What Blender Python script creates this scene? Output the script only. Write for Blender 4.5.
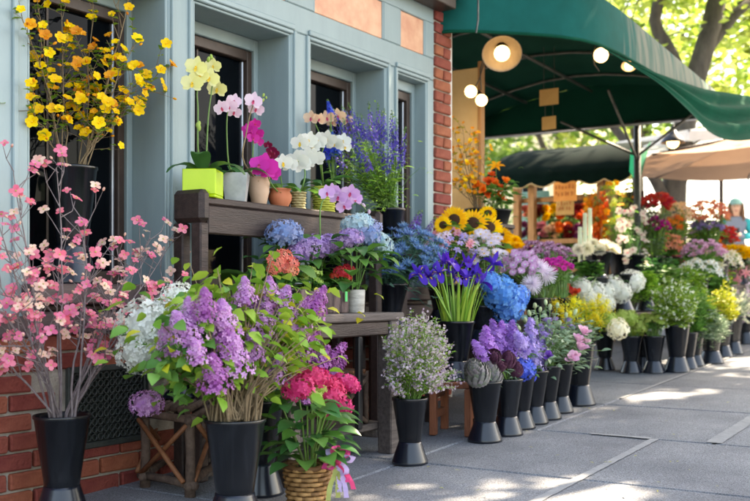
import bpy, math, random
from mathutils import Vector as V, Matrix, Quaternion
for o in list(bpy.data.objects): bpy.data.objects.remove(o)
scene = bpy.context.scene
COL = scene.collection
RN = random.Random(11)
U = RN.uniform
PI = math.pi

# ---------------------------------------------------------------- camera
F, VX, HY, D, HC = 1010., 1030., 293., 3.1, .785      # pixels of the 750 px wide photograph; metres
TH = math.atan((VX-375)/F); CT, ST = math.cos(TH), math.sin(TH)
cam = bpy.data.cameras.new('camera'); camo = bpy.data.objects.new('camera', cam); COL.objects.link(camo)
camo.location = (0, -D, HC)
camo.rotation_euler = (PI/2, 0, TH-PI/2)
cam.sensor_width = 36; cam.lens = F/750*36
cam.shift_y = (HY-250.5)/750
cam.clip_end = 600; cam.clip_start = .05
cam.dof.use_dof = True; cam.dof.focus_distance = 4.15; cam.dof.aperture_fstop = 3.0
scene.camera = camo

# ---------------------------------------------------------------- sky, sun, exposure
SUN = V((.80, -.35, .93)).normalized()
el = math.asin(SUN.z); az = math.atan2(SUN.x, SUN.y)
w = bpy.data.worlds.new('World'); scene.world = w; w.use_nodes = True
nt = w.node_tree
sky = nt.nodes.new('ShaderNodeTexSky'); sky.sky_type = 'NISHITA'; sky.sun_disc = False
sky.sun_elevation = el; sky.sun_rotation = az
sky.air_density = 1.0; sky.dust_density = 2.0; sky.ozone_density = 1.0
nt.links.new(sky.outputs[0], nt.nodes['Background'].inputs[0])
nt.nodes['Background'].inputs[1].default_value = .15
sl = bpy.data.lights.new('sun', 'SUN'); sl.energy = 4.5; sl.angle = math.radians(.55); sl.color = (1, .94, .84)
so = bpy.data.objects.new('sun', sl); COL.objects.link(so)
so.rotation_euler = SUN.to_track_quat('Z', 'Y').to_euler()
so.location = SUN*30
vs = scene.view_settings
vs.view_transform = 'Standard'; vs.look = 'None'; vs.gamma = 1; vs.use_curve_mapping = False
vs.exposure = 2.65
vs.use_white_balance = True; vs.white_balance_temperature = 8300; vs.white_balance_tint = 12
scene.render.engine = 'CYCLES'
try:
    scene.cycles.max_bounces = 6; scene.cycles.transparent_max_bounces = 4
    scene.cycles.sample_clamp_indirect = 6
except Exception: pass

# ---------------------------------------------------------------- pixel <-> place
def ray(px, py):
    a = (px-375)/F; b = (HY-py)/F
    return V((CT+a*ST, ST-a*CT, b))
def P(px, py, y):                    # on a plane parallel to the shop front
    d = ray(px, py); t = (y+D)/d.y
    return V((t*d.x, y, HC+t*d.z))
def PX(px, py, x):                   # on a plane square to the shop front
    d = ray(px, py); t = x/d.x
    return V((x, t*d.y-D, HC+t*d.z))
def PZ(px, py, Z):                   # at a depth
    d = ray(px, py)
    return V((Z*d.x, Z*d.y-D, HC+Z*d.z))
SL = .0415; X0 = P(80, 495, 0).x     # the pavement climbs gently along the shop front
def gz(x): return SL*(x-X0)
def G(px, py, h=0):
    d = ray(px, py); t = (HC+SL*X0-h)/(SL*d.x-d.z)
    return V((t*d.x, t*d.y-D, HC+t*d.z-h))
def depth(p): return p.x*CT+(p.y+D)*ST
def sc(p): return F/depth(p)         # pixels per metre at p
def proj(p):
    Z = depth(p); X = p.x*ST-(p.y+D)*CT
    return (375+F*X/Z, HY-F*(p.z-HC)/Z)
CAMP = V((0, -D, HC))
def tocam(p): return (CAMP-p).normalized()
UP = V((0, 0, 1))

# ---------------------------------------------------------------- materials
def L(c):
    return tuple((x/12.92 if x <= .04045 else ((x+.055)/1.055)**2.4) for x in [k/255 for k in c])
MATS = {}
def mat(name, c1, c2=None, rough=.6, trans=0., mode='island', scale=12., spec=.4, bump=0., bscale=60., metal=0.,
        stretch=None, objvar=.15, emit=0., coat=0., contrast=None, ior=None, hue=.0):
    if name in MATS: return MATS[name]
    m = bpy.data.materials.new(name); m.use_nodes = True; MATS[name] = m
    nt = m.node_tree; N = nt.nodes; LK = nt.links
    b = N['Principled BSDF']; out = N['Material Output']
    b.inputs['Roughness'].default_value = rough; b.inputs['Metallic'].default_value = metal
    b.inputs['Specular IOR Level'].default_value = spec
    if coat: b.inputs['Coat Weight'].default_value = coat; b.inputs['Coat Roughness'].default_value = .1
    if ior: b.inputs['IOR'].default_value = ior
    c1 = L(c1); c2 = L(c2) if c2 else c1
    tc = N.new('ShaderNodeTexCoord'); mp = N.new('ShaderNodeMapping')
    LK.new(tc.outputs['Object'], mp.inputs[0])
    if stretch: mp.inputs['Scale'].default_value = stretch
    mix = N.new('ShaderNodeMix'); mix.data_type = 'RGBA'
    mix.inputs[6].default_value = (*c1, 1); mix.inputs[7].default_value = (*c2, 1)
    if mode == 'island':
        g = N.new('ShaderNodeNewGeometry'); LK.new(g.outputs['Random Per Island'], mix.inputs[0])
    else:
        nz = N.new('ShaderNodeTexNoise'); nz.inputs['Scale'].default_value = scale; nz.inputs['Detail'].default_value = 6
        nz.inputs['Roughness'].default_value = .62
        LK.new(mp.outputs[0], nz.inputs['Vector'])
        rp = N.new('ShaderNodeValToRGB'); lo, hi = contrast or (.3, .7)
        rp.color_ramp.elements[0].position = lo; rp.color_ramp.elements[1].position = hi
        LK.new(nz.outputs['Fac'], rp.inputs[0]); LK.new(rp.outputs[0], mix.inputs[0])
    oi = N.new('ShaderNodeObjectInfo')
    mr = N.new('ShaderNodeMapRange'); mr.inputs[3].default_value = 1-objvar; mr.inputs[4].default_value = 1+objvar
    LK.new(oi.outputs['Random'], mr.inputs[0])
    hsv = N.new('ShaderNodeHueSaturation')
    LK.new(mr.outputs[0], hsv.inputs['Value']); LK.new(mix.outputs[2], hsv.inputs['Color'])
    if hue:
        mh = N.new('ShaderNodeMapRange'); mh.inputs[3].default_value = .5-hue; mh.inputs[4].default_value = .5+hue
        LK.new(oi.outputs['Random'], mh.inputs[0]); LK.new(mh.outputs[0], hsv.inputs['Hue'])
    col = hsv.outputs[0]
    LK.new(col, b.inputs['Base Color'])
    if bump:
        n2 = N.new('ShaderNodeTexNoise'); n2.inputs['Scale'].default_value = bscale; n2.inputs['Detail'].default_value = 5
        LK.new(mp.outputs[0], n2.inputs['Vector'])
        bp = N.new('ShaderNodeBump'); bp.inputs['Strength'].default_value = bump; bp.inputs['Distance'].default_value = .01
        LK.new(n2.outputs['Fac'], bp.inputs['Height']); LK.new(bp.outputs[0], b.inputs['Normal'])
    if emit:
        b.inputs['Emission Color'].default_value = (*c1, 1); b.inputs['Emission Strength'].default_value = emit
    if trans:
        tr = N.new('ShaderNodeBsdfTranslucent'); LK.new(col, tr.inputs[0])
        ms = N.new('ShaderNodeMixShader'); ms.inputs[0].default_value = trans
        LK.new(b.outputs[0], ms.inputs[1]); LK.new(tr.outputs[0], ms.inputs[2]); LK.new(ms.outputs[0], out.inputs[0])
    return m
def petal_m(name, c1, c2, trans=.32): return mat(name, c1, c2, rough=.55, trans=trans, spec=.25, objvar=.1, hue=.012)
def leaf_m(name, c1, c2, trans=.3, rough=.45): return mat(name, c1, c2, rough=rough, trans=trans, spec=.35, objvar=.12, hue=.01)

# ---------------------------------------------------------------- mesh building
class MB:
    def __init__(s): s.v = []; s.f = []; s.m = []; s.s = []
    def add(s, vs, fs, mi=0, sm=True):
        k = len(s.v); s.v.extend(V(p) for p in vs)
        for f in fs: s.f.append(tuple(i+k for i in f)); s.m.append(mi); s.s.append(sm)
    def join(s, o, M, mi=None):
        k = len(s.v); s.v.extend(M@p for p in o.v)
        for f, m, q in zip(o.f, o.m, o.s): s.f.append(tuple(i+k for i in f)); s.m.append(m if mi is None else mi); s.s.append(q)
    def tube(s, pts, r0, r1=None, n=5, mi=0, cap=False):
        pts = [V(p) for p in pts]; m = len(pts); vs = []; fs = []
        rad = r0 if isinstance(r0, (list, tuple)) else [r0+((r0 if r1 is None else r1)-r0)*i/max(1, m-1) for i in range(m)]
        ref = None
        for i, p in enumerate(pts):
            t = (pts[min(i+1, m-1)]-pts[max(i-1, 0)])
            if t.length < 1e-9: t = V((0, 0, 1))
            t.normalize()
            if ref is None: ref = V((1, 0, 0)) if abs(t.x) < .8 else V((0, 1, 0))
            u = (ref-t*ref.dot(t)); u.normalize(); ref = u; b = t.cross(u)
            for k in range(n):
                a = 2*PI*k/n; vs.append(p+(u*math.cos(a)+b*math.sin(a))*rad[i])
        for i in range(m-1):
            for k in range(n):
                fs.append((i*n+k, i*n+(k+1) % n, (i+1)*n+(k+1) % n, (i+1)*n+k))
        if cap: fs.append(tuple(range(n-1, -1, -1))); fs.append(tuple((m-1)*n+k for k in range(n)))
        s.add(vs, fs, mi)
    def box(s, a, b, mi=0, bev=.004, M=None):
        a = V(a); b = V(b); lo = V((min(a.x, b.x), min(a.y, b.y), min(a.z, b.z))); hi = V((max(a.x, b.x), max(a.y, b.y), max(a.z, b.z)))
        bev = min(bev, .3*min(hi.x-lo.x, hi.y-lo.y, hi.z-lo.z))
        vs = []; idx = {}
        for cx in (0, 1):
            for cy in (0, 1):
                for cz in (0, 1):
                    for ax in range(3):
                        p = [hi.x if cx else lo.x, hi.y if cy else lo.y, hi.z if cz else lo.z]
                        for q in range(3):
                            if q != ax: p[q] += bev*(-1 if (cx, cy, cz)[q] else 1)
                        idx[(cx, cy, cz, ax)] = len(vs); vs.append(V(p))
        fs = []
        for ax in range(3):
            o = [q for q in range(3) if q != ax]
            for sd in (0, 1):
                loop = []
                for (u, v) in ((0, 0), (1, 0), (1, 1), (0, 1)):
                    c = [0, 0, 0]; c[ax] = sd; c[o[0]] = u; c[o[1]] = v; loop.append(idx[(*c, ax)])
                if (sd == 0) ^ (ax == 1): loop.reverse()
                fs.append(tuple(loop))
        cen = (lo+hi)/2
        def orient(l):
            n = (vs[l[1]]-vs[l[0]]).cross(vs[l[2]]-vs[l[0]]); c = sum((vs[i] for i in l), V())/len(l)-cen
            return tuple(l) if n.dot(c) > 0 else tuple(reversed(l))
        for ax in range(3):
            o = [q for q in range(3) if q != ax]
            for u in (0, 1):
                for v in (0, 1):
                    c0 = [0, 0, 0]; c0[o[0]] = u; c0[o[1]] = v; c1 = list(c0); c1[ax] = 1
                    fs.append(orient([idx[(*c0, o[0])], idx[(*c1, o[0])], idx[(*c1, o[1])], idx[(*c0, o[1])]]))
        for cx in (0, 1):
            for cy in (0, 1):
                for cz in (0, 1): fs.append(orient([idx[(cx, cy, cz, q)] for q in range(3)]))
        fs = [orient(list(f)) for f in fs]
        if M is not None: vs = [M@p for p in vs]
        s.add(vs, fs, mi, False)
    def lathe(s, prof, n=24, mi=0, c=(0, 0, 0), closed=False):
        c = V(c); vs = []; fs = []; m = len(prof)
        for (r, z) in prof:
            for k in range(n):
                a = 2*PI*k/n; vs.append(c+V((r*math.cos(a), r*math.sin(a), z)))
        for i in range(m-1):
            for k in range(n): fs.append((i*n+k, i*n+(k+1) % n, (i+1)*n+(k+1) % n, (i+1)*n+k))
        s.add(vs, fs, mi)
    def petal(s, M, Ln, W, e0=0., e1=0., n=2, cup=.2, tip=.25, peak=.55, mi=0, base=0.):
        vs = []; fs = []; x = base; z = 0.
        for i in range(n+1):
            t = i/n; e = e0+(e1-e0)*t
            if i: x += Ln/n*math.cos(e); z += Ln/n*math.sin(e)
            if t <= peak: w_ = .3+.7*math.sin(PI/2*t/peak)
            else: w_ = tip+(1-tip)*math.cos(PI/2*(t-peak)/(1-peak))
            w_ *= W/2
            nx, nz = -math.sin(e), math.cos(e)
            vs += [M@V((x+nx*cup*w_, -w_, z+nz*cup*w_)), M@V((x, 0, z)), M@V((x+nx*cup*w_, w_, z+nz*cup*w_))]
        for i in range(n):
            a = i*3; fs += [(a, a+3, a+4, a+1), (a+1, a+4, a+5, a+2)]
        s.add(vs, fs, mi)
    def floret(s, M, r, np=4, mi=0, cup=.25):
        vs = [M@V((0, 0, 0))]; fs = []
        for k in range(np):
            a = 2*PI*k/np; h = .8*PI/np
            for (da, rr, z) in ((-h, .62*r, cup*.5*r), (0, r, cup*r), (h, .62*r, cup*.5*r)):
                vs.append(M@V((rr*math.cos(a+da), rr*math.sin(a+da), z)))
            b = 1+3*k; fs.append((0, b, b+1, b+2))
        s.add(vs, fs, mi)
    def ball(s, c, r, n=8, m=5, mi=0):
        c = V(c); rx, ry, rz = r if isinstance(r, (tuple, list)) else (r, r, r)
        vs = []; fs = []
        for i in range(m+1):
            p = -PI/2+PI*i/m
            for k in range(n):
                a = 2*PI*k/n; vs.append(c+V((rx*math.cos(p)*math.cos(a), ry*math.cos(p)*math.sin(a), rz*math.sin(p))))
        for i in range(m):
            for k in range(n): fs.append((i*n+k, i*n+(k+1) % n, (i+1)*n+(k+1) % n, (i+1)*n+k))
        s.add(vs, fs, mi)
    def mesh(s, name, mats):
        me = bpy.data.meshes.new(name)
        me.from_pydata([tuple(p) for p in s.v], [], s.f)
        if not isinstance(mats, (list, tuple)): mats = [mats]
        for m in mats: me.materials.append(m)
        me.polygons.foreach_set('material_index', s.m); me.polygons.foreach_set('use_smooth', s.s)
        me.update(); return me
def T(p): return Matrix.Translation(V(p))
def align(d, spin=0.):
    q = V(d).to_track_quat('Z', 'Y')
    return q.to_matrix().to_4x4()@Matrix.Rotation(spin, 4, 'Z')
def RZ(a): return Matrix.Rotation(a, 4, 'Z')
def S(k): return Matrix.Scale(k, 4)

# ---------------------------------------------------------------- things and parts
LABELS = {}
def tag(o, label, cat, group=None):
    o['label'] = label; o['category'] = cat
    if group: o['group'] = group
    LABELS.setdefault(label, []).append(o.name)
def root(name, loc, label, cat, group=None, rz=0.):
    o = bpy.data.objects.new(name, None); COL.objects.link(o)
    o.empty_display_size = .1; o.location = loc; o.rotation_euler = (0, 0, rz); tag(o, label, cat, group)
    return o
def part(name, me, par, M=None, kind=None, label=None):
    """me: a mesh used by several parts; M: its matrix in the parent's frame"""
    o = bpy.data.objects.new(name, me); COL.objects.link(o); o.parent = par
    if M is not None: o.matrix_local = M
    if kind: o['kind'] = kind
    if label: o['label'] = label
    return o
def wpart(name, mb, mats, par, off=None, kind=None):
    """mb built in world coordinates; off = the world position of the parent's origin"""
    if off is None:
        off = V(par.location); q = par.parent
        while q: off += V(q.location); q = q.parent
    off = V(off)
    for i in range(len(mb.v)): mb.v[i] = mb.v[i]-off
    return part(name, mb.mesh(name, mats), par, None, kind)
def struct(name, mb, mats):
    o = bpy.data.objects.new(name, mb.mesh(name, mats)); COL.objects.link(o); o['kind'] = 'structure'; return o
def copy_tree(o, parent=None):
    c = o.copy(); COL.objects.link(c)
    if parent: c.parent = parent
    for ch in list(o.children): copy_tree(ch, c)
    return c

# ================================================================ materials of the place
m_conc = mat('concrete', (116, 120, 126), (142, 144, 148), rough=.85, mode='noise', scale=2.5, bump=.35, bscale=160, objvar=.05, contrast=(.25, .75))
def speckle(m, scale=260, amt=.55):
    nt = m.node_tree; N = nt.nodes; LK = nt.links; b = N['Principled BSDF']
    src = b.inputs['Base Color'].links[0].from_socket
    vo = N.new('ShaderNodeTexNoise'); vo.inputs['Scale'].default_value = scale; vo.inputs['Detail'].default_value = 2
    tc = N.new('ShaderNodeTexCoord'); LK.new(tc.outputs['Object'], vo.inputs['Vector'])
    rp = N.new('ShaderNodeValToRGB'); rp.color_ramp.elements[0].position = .33; rp.color_ramp.elements[1].position = .66
    rp.color_ramp.elements[0].color = (1-amt, 1-amt, 1-amt, 1); rp.color_ramp.elements[1].color = (1+amt*.6,)*3+(1,)
    LK.new(vo.outputs['Fac'], rp.inputs[0])
    st = N.new('ShaderNodeTexNoise'); st.inputs['Scale'].default_value = 1.1; st.inputs['Detail'].default_value = 8; st.inputs['Roughness'].default_value = .7
    LK.new(tc.outputs['Object'], st.inputs['Vector'])
    r2 = N.new('ShaderNodeValToRGB'); r2.color_ramp.elements[0].position = .35; r2.color_ramp.elements[1].position = .62
    r2.color_ramp.elements[0].color = (.68, .68, .7, 1); r2.color_ramp.elements[1].color = (1.06, 1.05, 1.03, 1)
    LK.new(st.outputs['Fac'], r2.inputs[0])
    mu = N.new('ShaderNodeMix'); mu.data_type = 'RGBA'; mu.blend_type = 'MULTIPLY'; mu.inputs[0].default_value = 1
    LK.new(src, mu.inputs[6]); LK.new(rp.outputs[0], mu.inputs[7])
    m2 = N.new('ShaderNodeMix'); m2.data_type = 'RGBA'; m2.blend_type = 'MULTIPLY'; m2.inputs[0].default_value = 1
    LK.new(mu.outputs[2], m2.inputs[6]); LK.new(r2.outputs[0], m2.inputs[7])
    LK.new(m2.outputs[2], b.inputs['Base Color'])
speckle(m_conc, 170, .5)
m_joint = mat('joint_dirt', (82, 82, 82), (106, 104, 100), rough=.95, mode='noise', scale=9, objvar=0)
m_sand = mat('pale_mortar', (130, 132, 134), (152, 152, 152), rough=.9, mode='noise', scale=14, bump=.3, objvar=.05)
m_asph = mat('asphalt', (62, 62, 64), (84, 84, 86), rough=.9, mode='noise', scale=30, bump=.4, bscale=200, objvar=0)
m_brick = mat('brick', (122, 54, 42), (158, 86, 66), rough=.85, mode='noise', scale=14, bump=.5, bscale=90, objvar=.22, hue=.012)
m_mortar = mat('mortar', (150, 140, 128), (188, 180, 168), rough=.95, mode='noise', scale=18, bump=.5, bscale=120, objvar=0)
m_paint = mat('blue_grey_paint', (128, 147, 149), (142, 160, 162), rough=.5, mode='noise', scale=5, bump=.14, bscale=30, objvar=.03, stretch=(1, 1, .25))
m_brown = mat('brown_window_paint', (58, 44, 38), (72, 56, 48), rough=.45, mode='noise', scale=20, objvar=.05)
m_metal = mat('grey_metal', (150, 155, 165), (170, 172, 178), rough=.35, metal=.8, mode='noise', objvar=.05)
m_glass = mat('window_glass', (6, 9, 13), (10, 14, 18), rough=.04, spec=.12, mode='noise', scale=3, objvar=0, ior=1.3)
m_sill = mat('sill_paint', (72, 58, 60), (92, 76, 76), rough=.5, mode='noise', scale=9, bump=.15, stretch=(.4, 3, 3), objvar=.06)
m_copper = mat('copper_panel', (206, 142, 112), (226, 176, 142), rough=.5, mode='noise', scale=6, spec=.4, objvar=.08, contrast=(.35, .65))
m_iron = mat('cast_iron', (38, 44, 42), (58, 62, 60), rough=.6, mode='noise', scale=30, bump=.3, objvar=.05)
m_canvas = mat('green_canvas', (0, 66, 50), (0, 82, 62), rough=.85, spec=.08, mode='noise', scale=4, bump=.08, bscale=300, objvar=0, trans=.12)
m_canvas_in = mat('green_canvas_shaded', (0, 42, 33), (2, 52, 41), rough=.9, spec=.08, mode='noise', scale=3, objvar=0)  # same canvas, with the shade of the underside put into a darker colour
m_pipe = mat('galvanised_pipe', (60, 62, 62), (96, 96, 92), rough=.45, metal=.5, mode='noise', scale=12, objvar=.1)
m_wood = mat('raw_pine', (150, 108, 70), (184, 142, 98), rough=.7, mode='noise', scale=14, stretch=(6, 6, .6), bump=.2, objvar=.1)
m_dwood = mat('dark_stained_wood', (40, 30, 28), (66, 50, 46), rough=.55, mode='noise', scale=10, stretch=(.5, 5, 5), bump=.3, objvar=.1)
m_gwood = mat('weathered_wood', (70, 62, 60), (110, 100, 96), rough=.8, mode='noise', scale=9, stretch=(.5, 6, 6), bump=.4, objvar=.12)
m_bark = mat('stick_bark', (74, 58, 50), (112, 92, 80), rough=.9, mode='noise', scale=30, bump=.6, bscale=70, objvar=.15)
m_peel = mat('peeled_stick', (112, 66, 40), (142, 92, 60), rough=.6, mode='noise', scale=30, bump=.2, objvar=.12)
m_plaster = mat('cream_board', (206, 176, 128), (222, 196, 150), rough=.8, mode='noise', scale=4, objvar=0)
m_card = mat('cardboard', (190, 150, 92), (204, 164, 106), rough=.85, mode='noise', scale=5, objvar=.04)
m_orange = mat('orange_sign', (226, 146, 70), (236, 164, 90), rough=.7, mode='noise', scale=5, objvar=0)
m_bulb = mat('lit_bulb', (255, 214, 150), rough=.4, emit=1.25)
m_ref = mat('lamp_reflector', (112, 104, 96), (132, 124, 114), rough=.45, metal=.3, mode='noise', objvar=.03)
m_black = mat('black_enamel', (22, 22, 24), (30, 30, 32), rough=.4, mode='noise', objvar=.05)
m_beige = mat('beige_canvas', (150, 118, 96), (164, 130, 106), rough=.8, mode='noise', scale=3, trans=.12, objvar=0)
m_trunk = mat('tree_bark', (50, 46, 44), (86, 80, 74), rough=.95, mode='noise', scale=7, bump=.9, bscale=22, stretch=(1, 1, .35), objvar=.1)
m_tleaf = leaf_m('tree_leaf', (120, 150, 50), (176, 190, 92), trans=.5)
m_tleaf2 = leaf_m('tree_leaf_dark', (70, 110, 40), (110, 146, 52), trans=.42)
m_pale = mat('pale_render', (206, 200, 190), (222, 216, 206), rough=.85, mode='noise', scale=1.5, objvar=.05)
def streaks(m):
    nt = m.node_tree; N = nt.nodes; LK = nt.links; b = N['Principled BSDF']
    src = b.inputs['Base Color'].links[0].from_socket
    tc = N.new('ShaderNodeTexCoord'); mp = N.new('ShaderNodeMapping'); mp.inputs['Scale'].default_value = (9, 9, .8)
    LK.new(tc.outputs['Object'], mp.inputs[0])
    nz = N.new('ShaderNodeTexNoise'); nz.inputs['Scale'].default_value = 1.6; nz.inputs['Detail'].default_value = 6; LK.new(mp.outputs[0], nz.inputs['Vector'])
    sx = N.new('ShaderNodeSeparateXYZ'); LK.new(tc.outputs['Object'], sx.inputs[0])
    mr = N.new('ShaderNodeMapRange'); mr.inputs[1].default_value = .75; mr.inputs[2].default_value = 1.7; LK.new(sx.outputs['X'], mr.inputs[0])
    mr.inputs[3].default_value = -.35; mr.inputs[4].default_value = .24
    ad = N.new('ShaderNodeMath'); ad.operation = 'ADD'; LK.new(nz.outputs['Fac'], ad.inputs[0]); LK.new(mr.outputs[0], ad.inputs[1])
    rp = N.new('ShaderNodeValToRGB'); rp.color_ramp.elements[0].position = .45; rp.color_ramp.elements[1].position = .8
    LK.new(ad.outputs[0], rp.inputs[0])
    mx = N.new('ShaderNodeMix'); mx.data_type = 'RGBA'; LK.new(rp.outputs[0], mx.inputs[0]); LK.new(src, mx.inputs[6]); mx.inputs[7].default_value = (*L((122, 126, 114)), 1)
    LK.new(mx.outputs[2], b.inputs['Base Color'])
m_band = mat('faded_green_canvas', (0, 78, 72), (0, 92, 86), rough=.8, spec=.12, mode='noise', scale=4, objvar=0)
streaks(m_band)

# ================================================================ ground
g = MB(); xs = [-60, -8, 0, 20, 60, 140, 300]; ys = [-200, 200]
def fz(x): return gz(x) if x < 20 else gz(20)+(x-20)*.012
for i in range(len(xs)-1):
    a, b = xs[i], xs[i+1]
    g.add([(a, ys[0], fz(a)-.16), (b, ys[0], fz(b)-.16), (b, ys[1], fz(b)-.16), (a, ys[1], fz(a)-.16)], [(0, 1, 2, 3)], 0, False)
struct('ground', g, m_asph)
sb = MB()
sb.add([(-8, -4.6, gz(-8)-.022), (19.5, -4.6, gz(19.5)-.022), (19.5, 6, gz(19.5)-.022), (-8, 6, gz(-8)-.022)], [(0, 1, 2, 3)], 0, False)
pz = MB(); pz.add([(19.6, -60, fz(19.6)-.05), (60, -60, fz(60)-.05), (60, 60, fz(60)-.05), (19.6, 60, fz(19.6)-.05)], [(0, 1, 2, 3)], 0, False)
struct('far_street_glare', pz, mat('sun_glare_pale', (176, 172, 164), (196, 192, 184), rough=.9, mode='noise', scale=3, objvar=0))  # added pale sheet; the far street's sun glare is put into its colour
sidewalk = struct('sidewalk', sb, m_joint)
def slab(x0, x1, y0, y1, gap=.004):
    q = MB(); x0 += gap; x1 -= gap; y0 += gap; y1 -= gap; n = 3
    dz = U(-.002, .002)
    vs = []; c = .008
    for (x, y, dzz) in ((x0, y0, -.03), (x1, y0, -.03), (x1, y1, -.03), (x0, y1, -.03),
                        (x0, y0, -c), (x1, y0, -c), (x1, y1, -c), (x0, y1, -c),
                        (x0+c, y0+c, 0), (x1-c, y0+c, 0), (x1-c, y1-c, 0), (x0+c, y1-c, 0)):
        vs.append((x, y, gz(x)+dzz+dz))
    fs = [(8, 9, 10, 11)]
    for k in range(4):
        j = (k+1) % 4; fs += [(k, j, 4+j, 4+k), (4+k, 4+j, 8+j, 8+k)]
    q.add(vs, fs, 0, False)
    wpart('paving_slab', q, m_conc, sidewalk)
cx = [-1.0, .0, .95, 1.9, 2.85, 3.8, 4.77, 5.74, 6.72, 7.7, 8.7, 9.7, 10.7, 11.7, 12.7, 13.7, 14.7, 15.7, 16.7, 17.7, 18.7]
for i in range(len(cx)-1):
    a, b = cx[i], cx[i+1]
    cy = [-4.45, -3.3, -2.45, -1.6, -.8, 0] if b < 4.8 else [-4.45, -3.6, -2.75, -1.87, -1.0, 0]
    if a > 5.5: cy += [1., 2., 3., 4.]
    for j in range(len(cy)-1): slab(a, b, cy[j], cy[j+1])
def strip(x0, x1, y, wd):
    q = MB(); n = 70; vs = []
    for i in range(n+1):
        x = x0+(x1-x0)*i/n; a = wd*U(.42, .52); b = wd*U(.42, .52)
        vs += [(x, y-a, gz(x)+.0045), (x, y+b, gz(x)+.0045)]
    q.add(vs, [(2*i, 2*i+2, 2*i+3, 2*i+1) for i in range(n)], 0, False)
    wpart('joint_filling', q, m_sand, sidewalk)
strip(2.9, 4.76, -1.6, .042); strip(4.78, 7.6, -1.87, .075); strip(6.0, 9.4, -1.0, .026)
q = MB(); y = -1.2
vs = []
for i in range(9):
    yy = -1.28-.3*i/8; vs += [(4.77-U(.012, .03), yy, gz(4.77)+.005), (4.77+U(.012, .03), yy, gz(4.77)+.005)]
q.add(vs, [(2*i, 2*i+1, 2*i+3, 2*i+2) for i in range(8)], 0, False); wpart('joint_filling', q, m_sand, sidewalk)
kb = MB()
for i in range(12):
    a = -8+i*2.3
    kb.add([(a, -4.6, gz(a)+.0), (a+2.29, -4.6, gz(a+2.29)), (a+2.29, -4.46, gz(a+2.29)), (a, -4.46, gz(a)),
            (a, -4.6, gz(a)-.17), (a+2.29, -4.6, gz(a+2.29)-.17)], [(0, 1, 2, 3), (4, 5, 1, 0)], 0, False)
struct('kerb', kb, m_sand)
# fallen leaves and petals on the pavement
lm = MB()
m_fall = leaf_m('fallen_leaf', (120, 140, 50), (170, 160, 80), trans=.1)
for (px, py) in [(527, 431), (500, 436), (588, 408), (635, 396), (608, 488), (672, 434), (560, 455), (690, 470), (455, 470), (730, 402), (612, 462), (700, 405), (480, 490), (400, 485)]+[(U(400, 745), U(400, 498)) for _ in range(26)]:
    p = G(px, py, .006); q = MB(); q.petal(RZ(U(0, 6)), U(.015, .03), U(.008, .014), .1, -.2, 2)
    o = bpy.data.objects.new('fallen_leaf', q.mesh('fallen_leaf', m_fall)); COL.objects.link(o); o.location = p+V((0, 0, .007))
    o.scale = (.8,)*3 if py > 440 else (1,)*3
    tag(o, 'tiny yellow green leaf fallen on the grey paving', 'leaf', 'fallen leaves on the paving')

# ================================================================ the shop building
BL = root('shop_building', (3.4, 0, 0), 'blue grey timber shopfront over red brick with copper coloured panels and deep windows', 'building')
def bpart(name, mats, *boxes, par=None, bev=.005):
    q = MB()
    for a, b in boxes: q.box(a, b, 0, bev)
    return wpart(name, q, mats, par or BL)
WT, WB = 2.10, .82
body = MB(); body.box((-3.5, .32, -.3), (5.66, 5, 3.5)); body.box((5.015, .16, .6), (5.375, .318, 2.3)); wpart('body', body, m_paint, BL)
wins = [(.45, 1.85-.68+.0), (1.33, 2.05), (2.43, 3.15), (3.31, 4.01), (4.17, 4.90), (5.02, 5.37)]
wins[0] = (-.6, 1.17)
edges = [(-3.5, -.6), (1.17, 1.33), (2.05, 2.43), (3.15, 3.31), (4.01, 4.17), (4.90, 5.02), (5.37, 5.448)]
for (a, b) in edges:
    p = bpart('pilaster', m_paint, ((a, -.0, .66), (b, .24, WT-.001)))
    wd = b-a
    if wd < .5:
        st = []
        if wd > .1:
            for k in (.16, .84):
                xx = a+wd*k; st.append(((xx-.012, -.012, .80), (xx+.012, .004, WT)))
        for s_ in st: bpart('bead', m_paint, s_, par=p, bev=.004)
    bpart('plinth_block', m_sill, ((a-.004, -.022, .62), (b+.004, .1, .70)))
bpart('fascia', m_paint, ((-3.5, .014, WT), (5.448, .3, 3.4)))
bpart('bottom_rail', m_paint, ((-3.5, -.001, WT+.0005), (5.448, .05, 2.235)))
bpart('top_rail', m_paint, ((-3.5, -.001, 2.45), (5.448, .05, 2.56)))
for (a, b) in edges: bpart('stile', m_paint, ((a-.001 if a < -1 else a-.03, -.003, 2.2352), (b+.03 if b < 5.4 else b, .05, 2.4498)))
for (a, b) in wins:
    bpart('copper_panel', m_copper, ((a+.03, .006, 2.236), (b-.03, .03, 2.449)))
    for (u0, u1, z0, z1) in ((a+.03, a+.042, 2.236, 2.449), (b-.042, b-.03, 2.236, 2.449)):
        bpart('panel_bead', m_paint, ((u0, .0, z0), (u1, .02, z1)), bev=.003)
bpart('cornice', m_brown, ((-3.5, -.13, 2.535), (5.50, -.004, 2.60)), ((-3.5, -.17, 2.602), (5.54, -.004, 2.66)))
bpart('parapet', m_paint, ((-3.5, -.05, 2.662), (5.66, .3, 3.45)))
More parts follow.
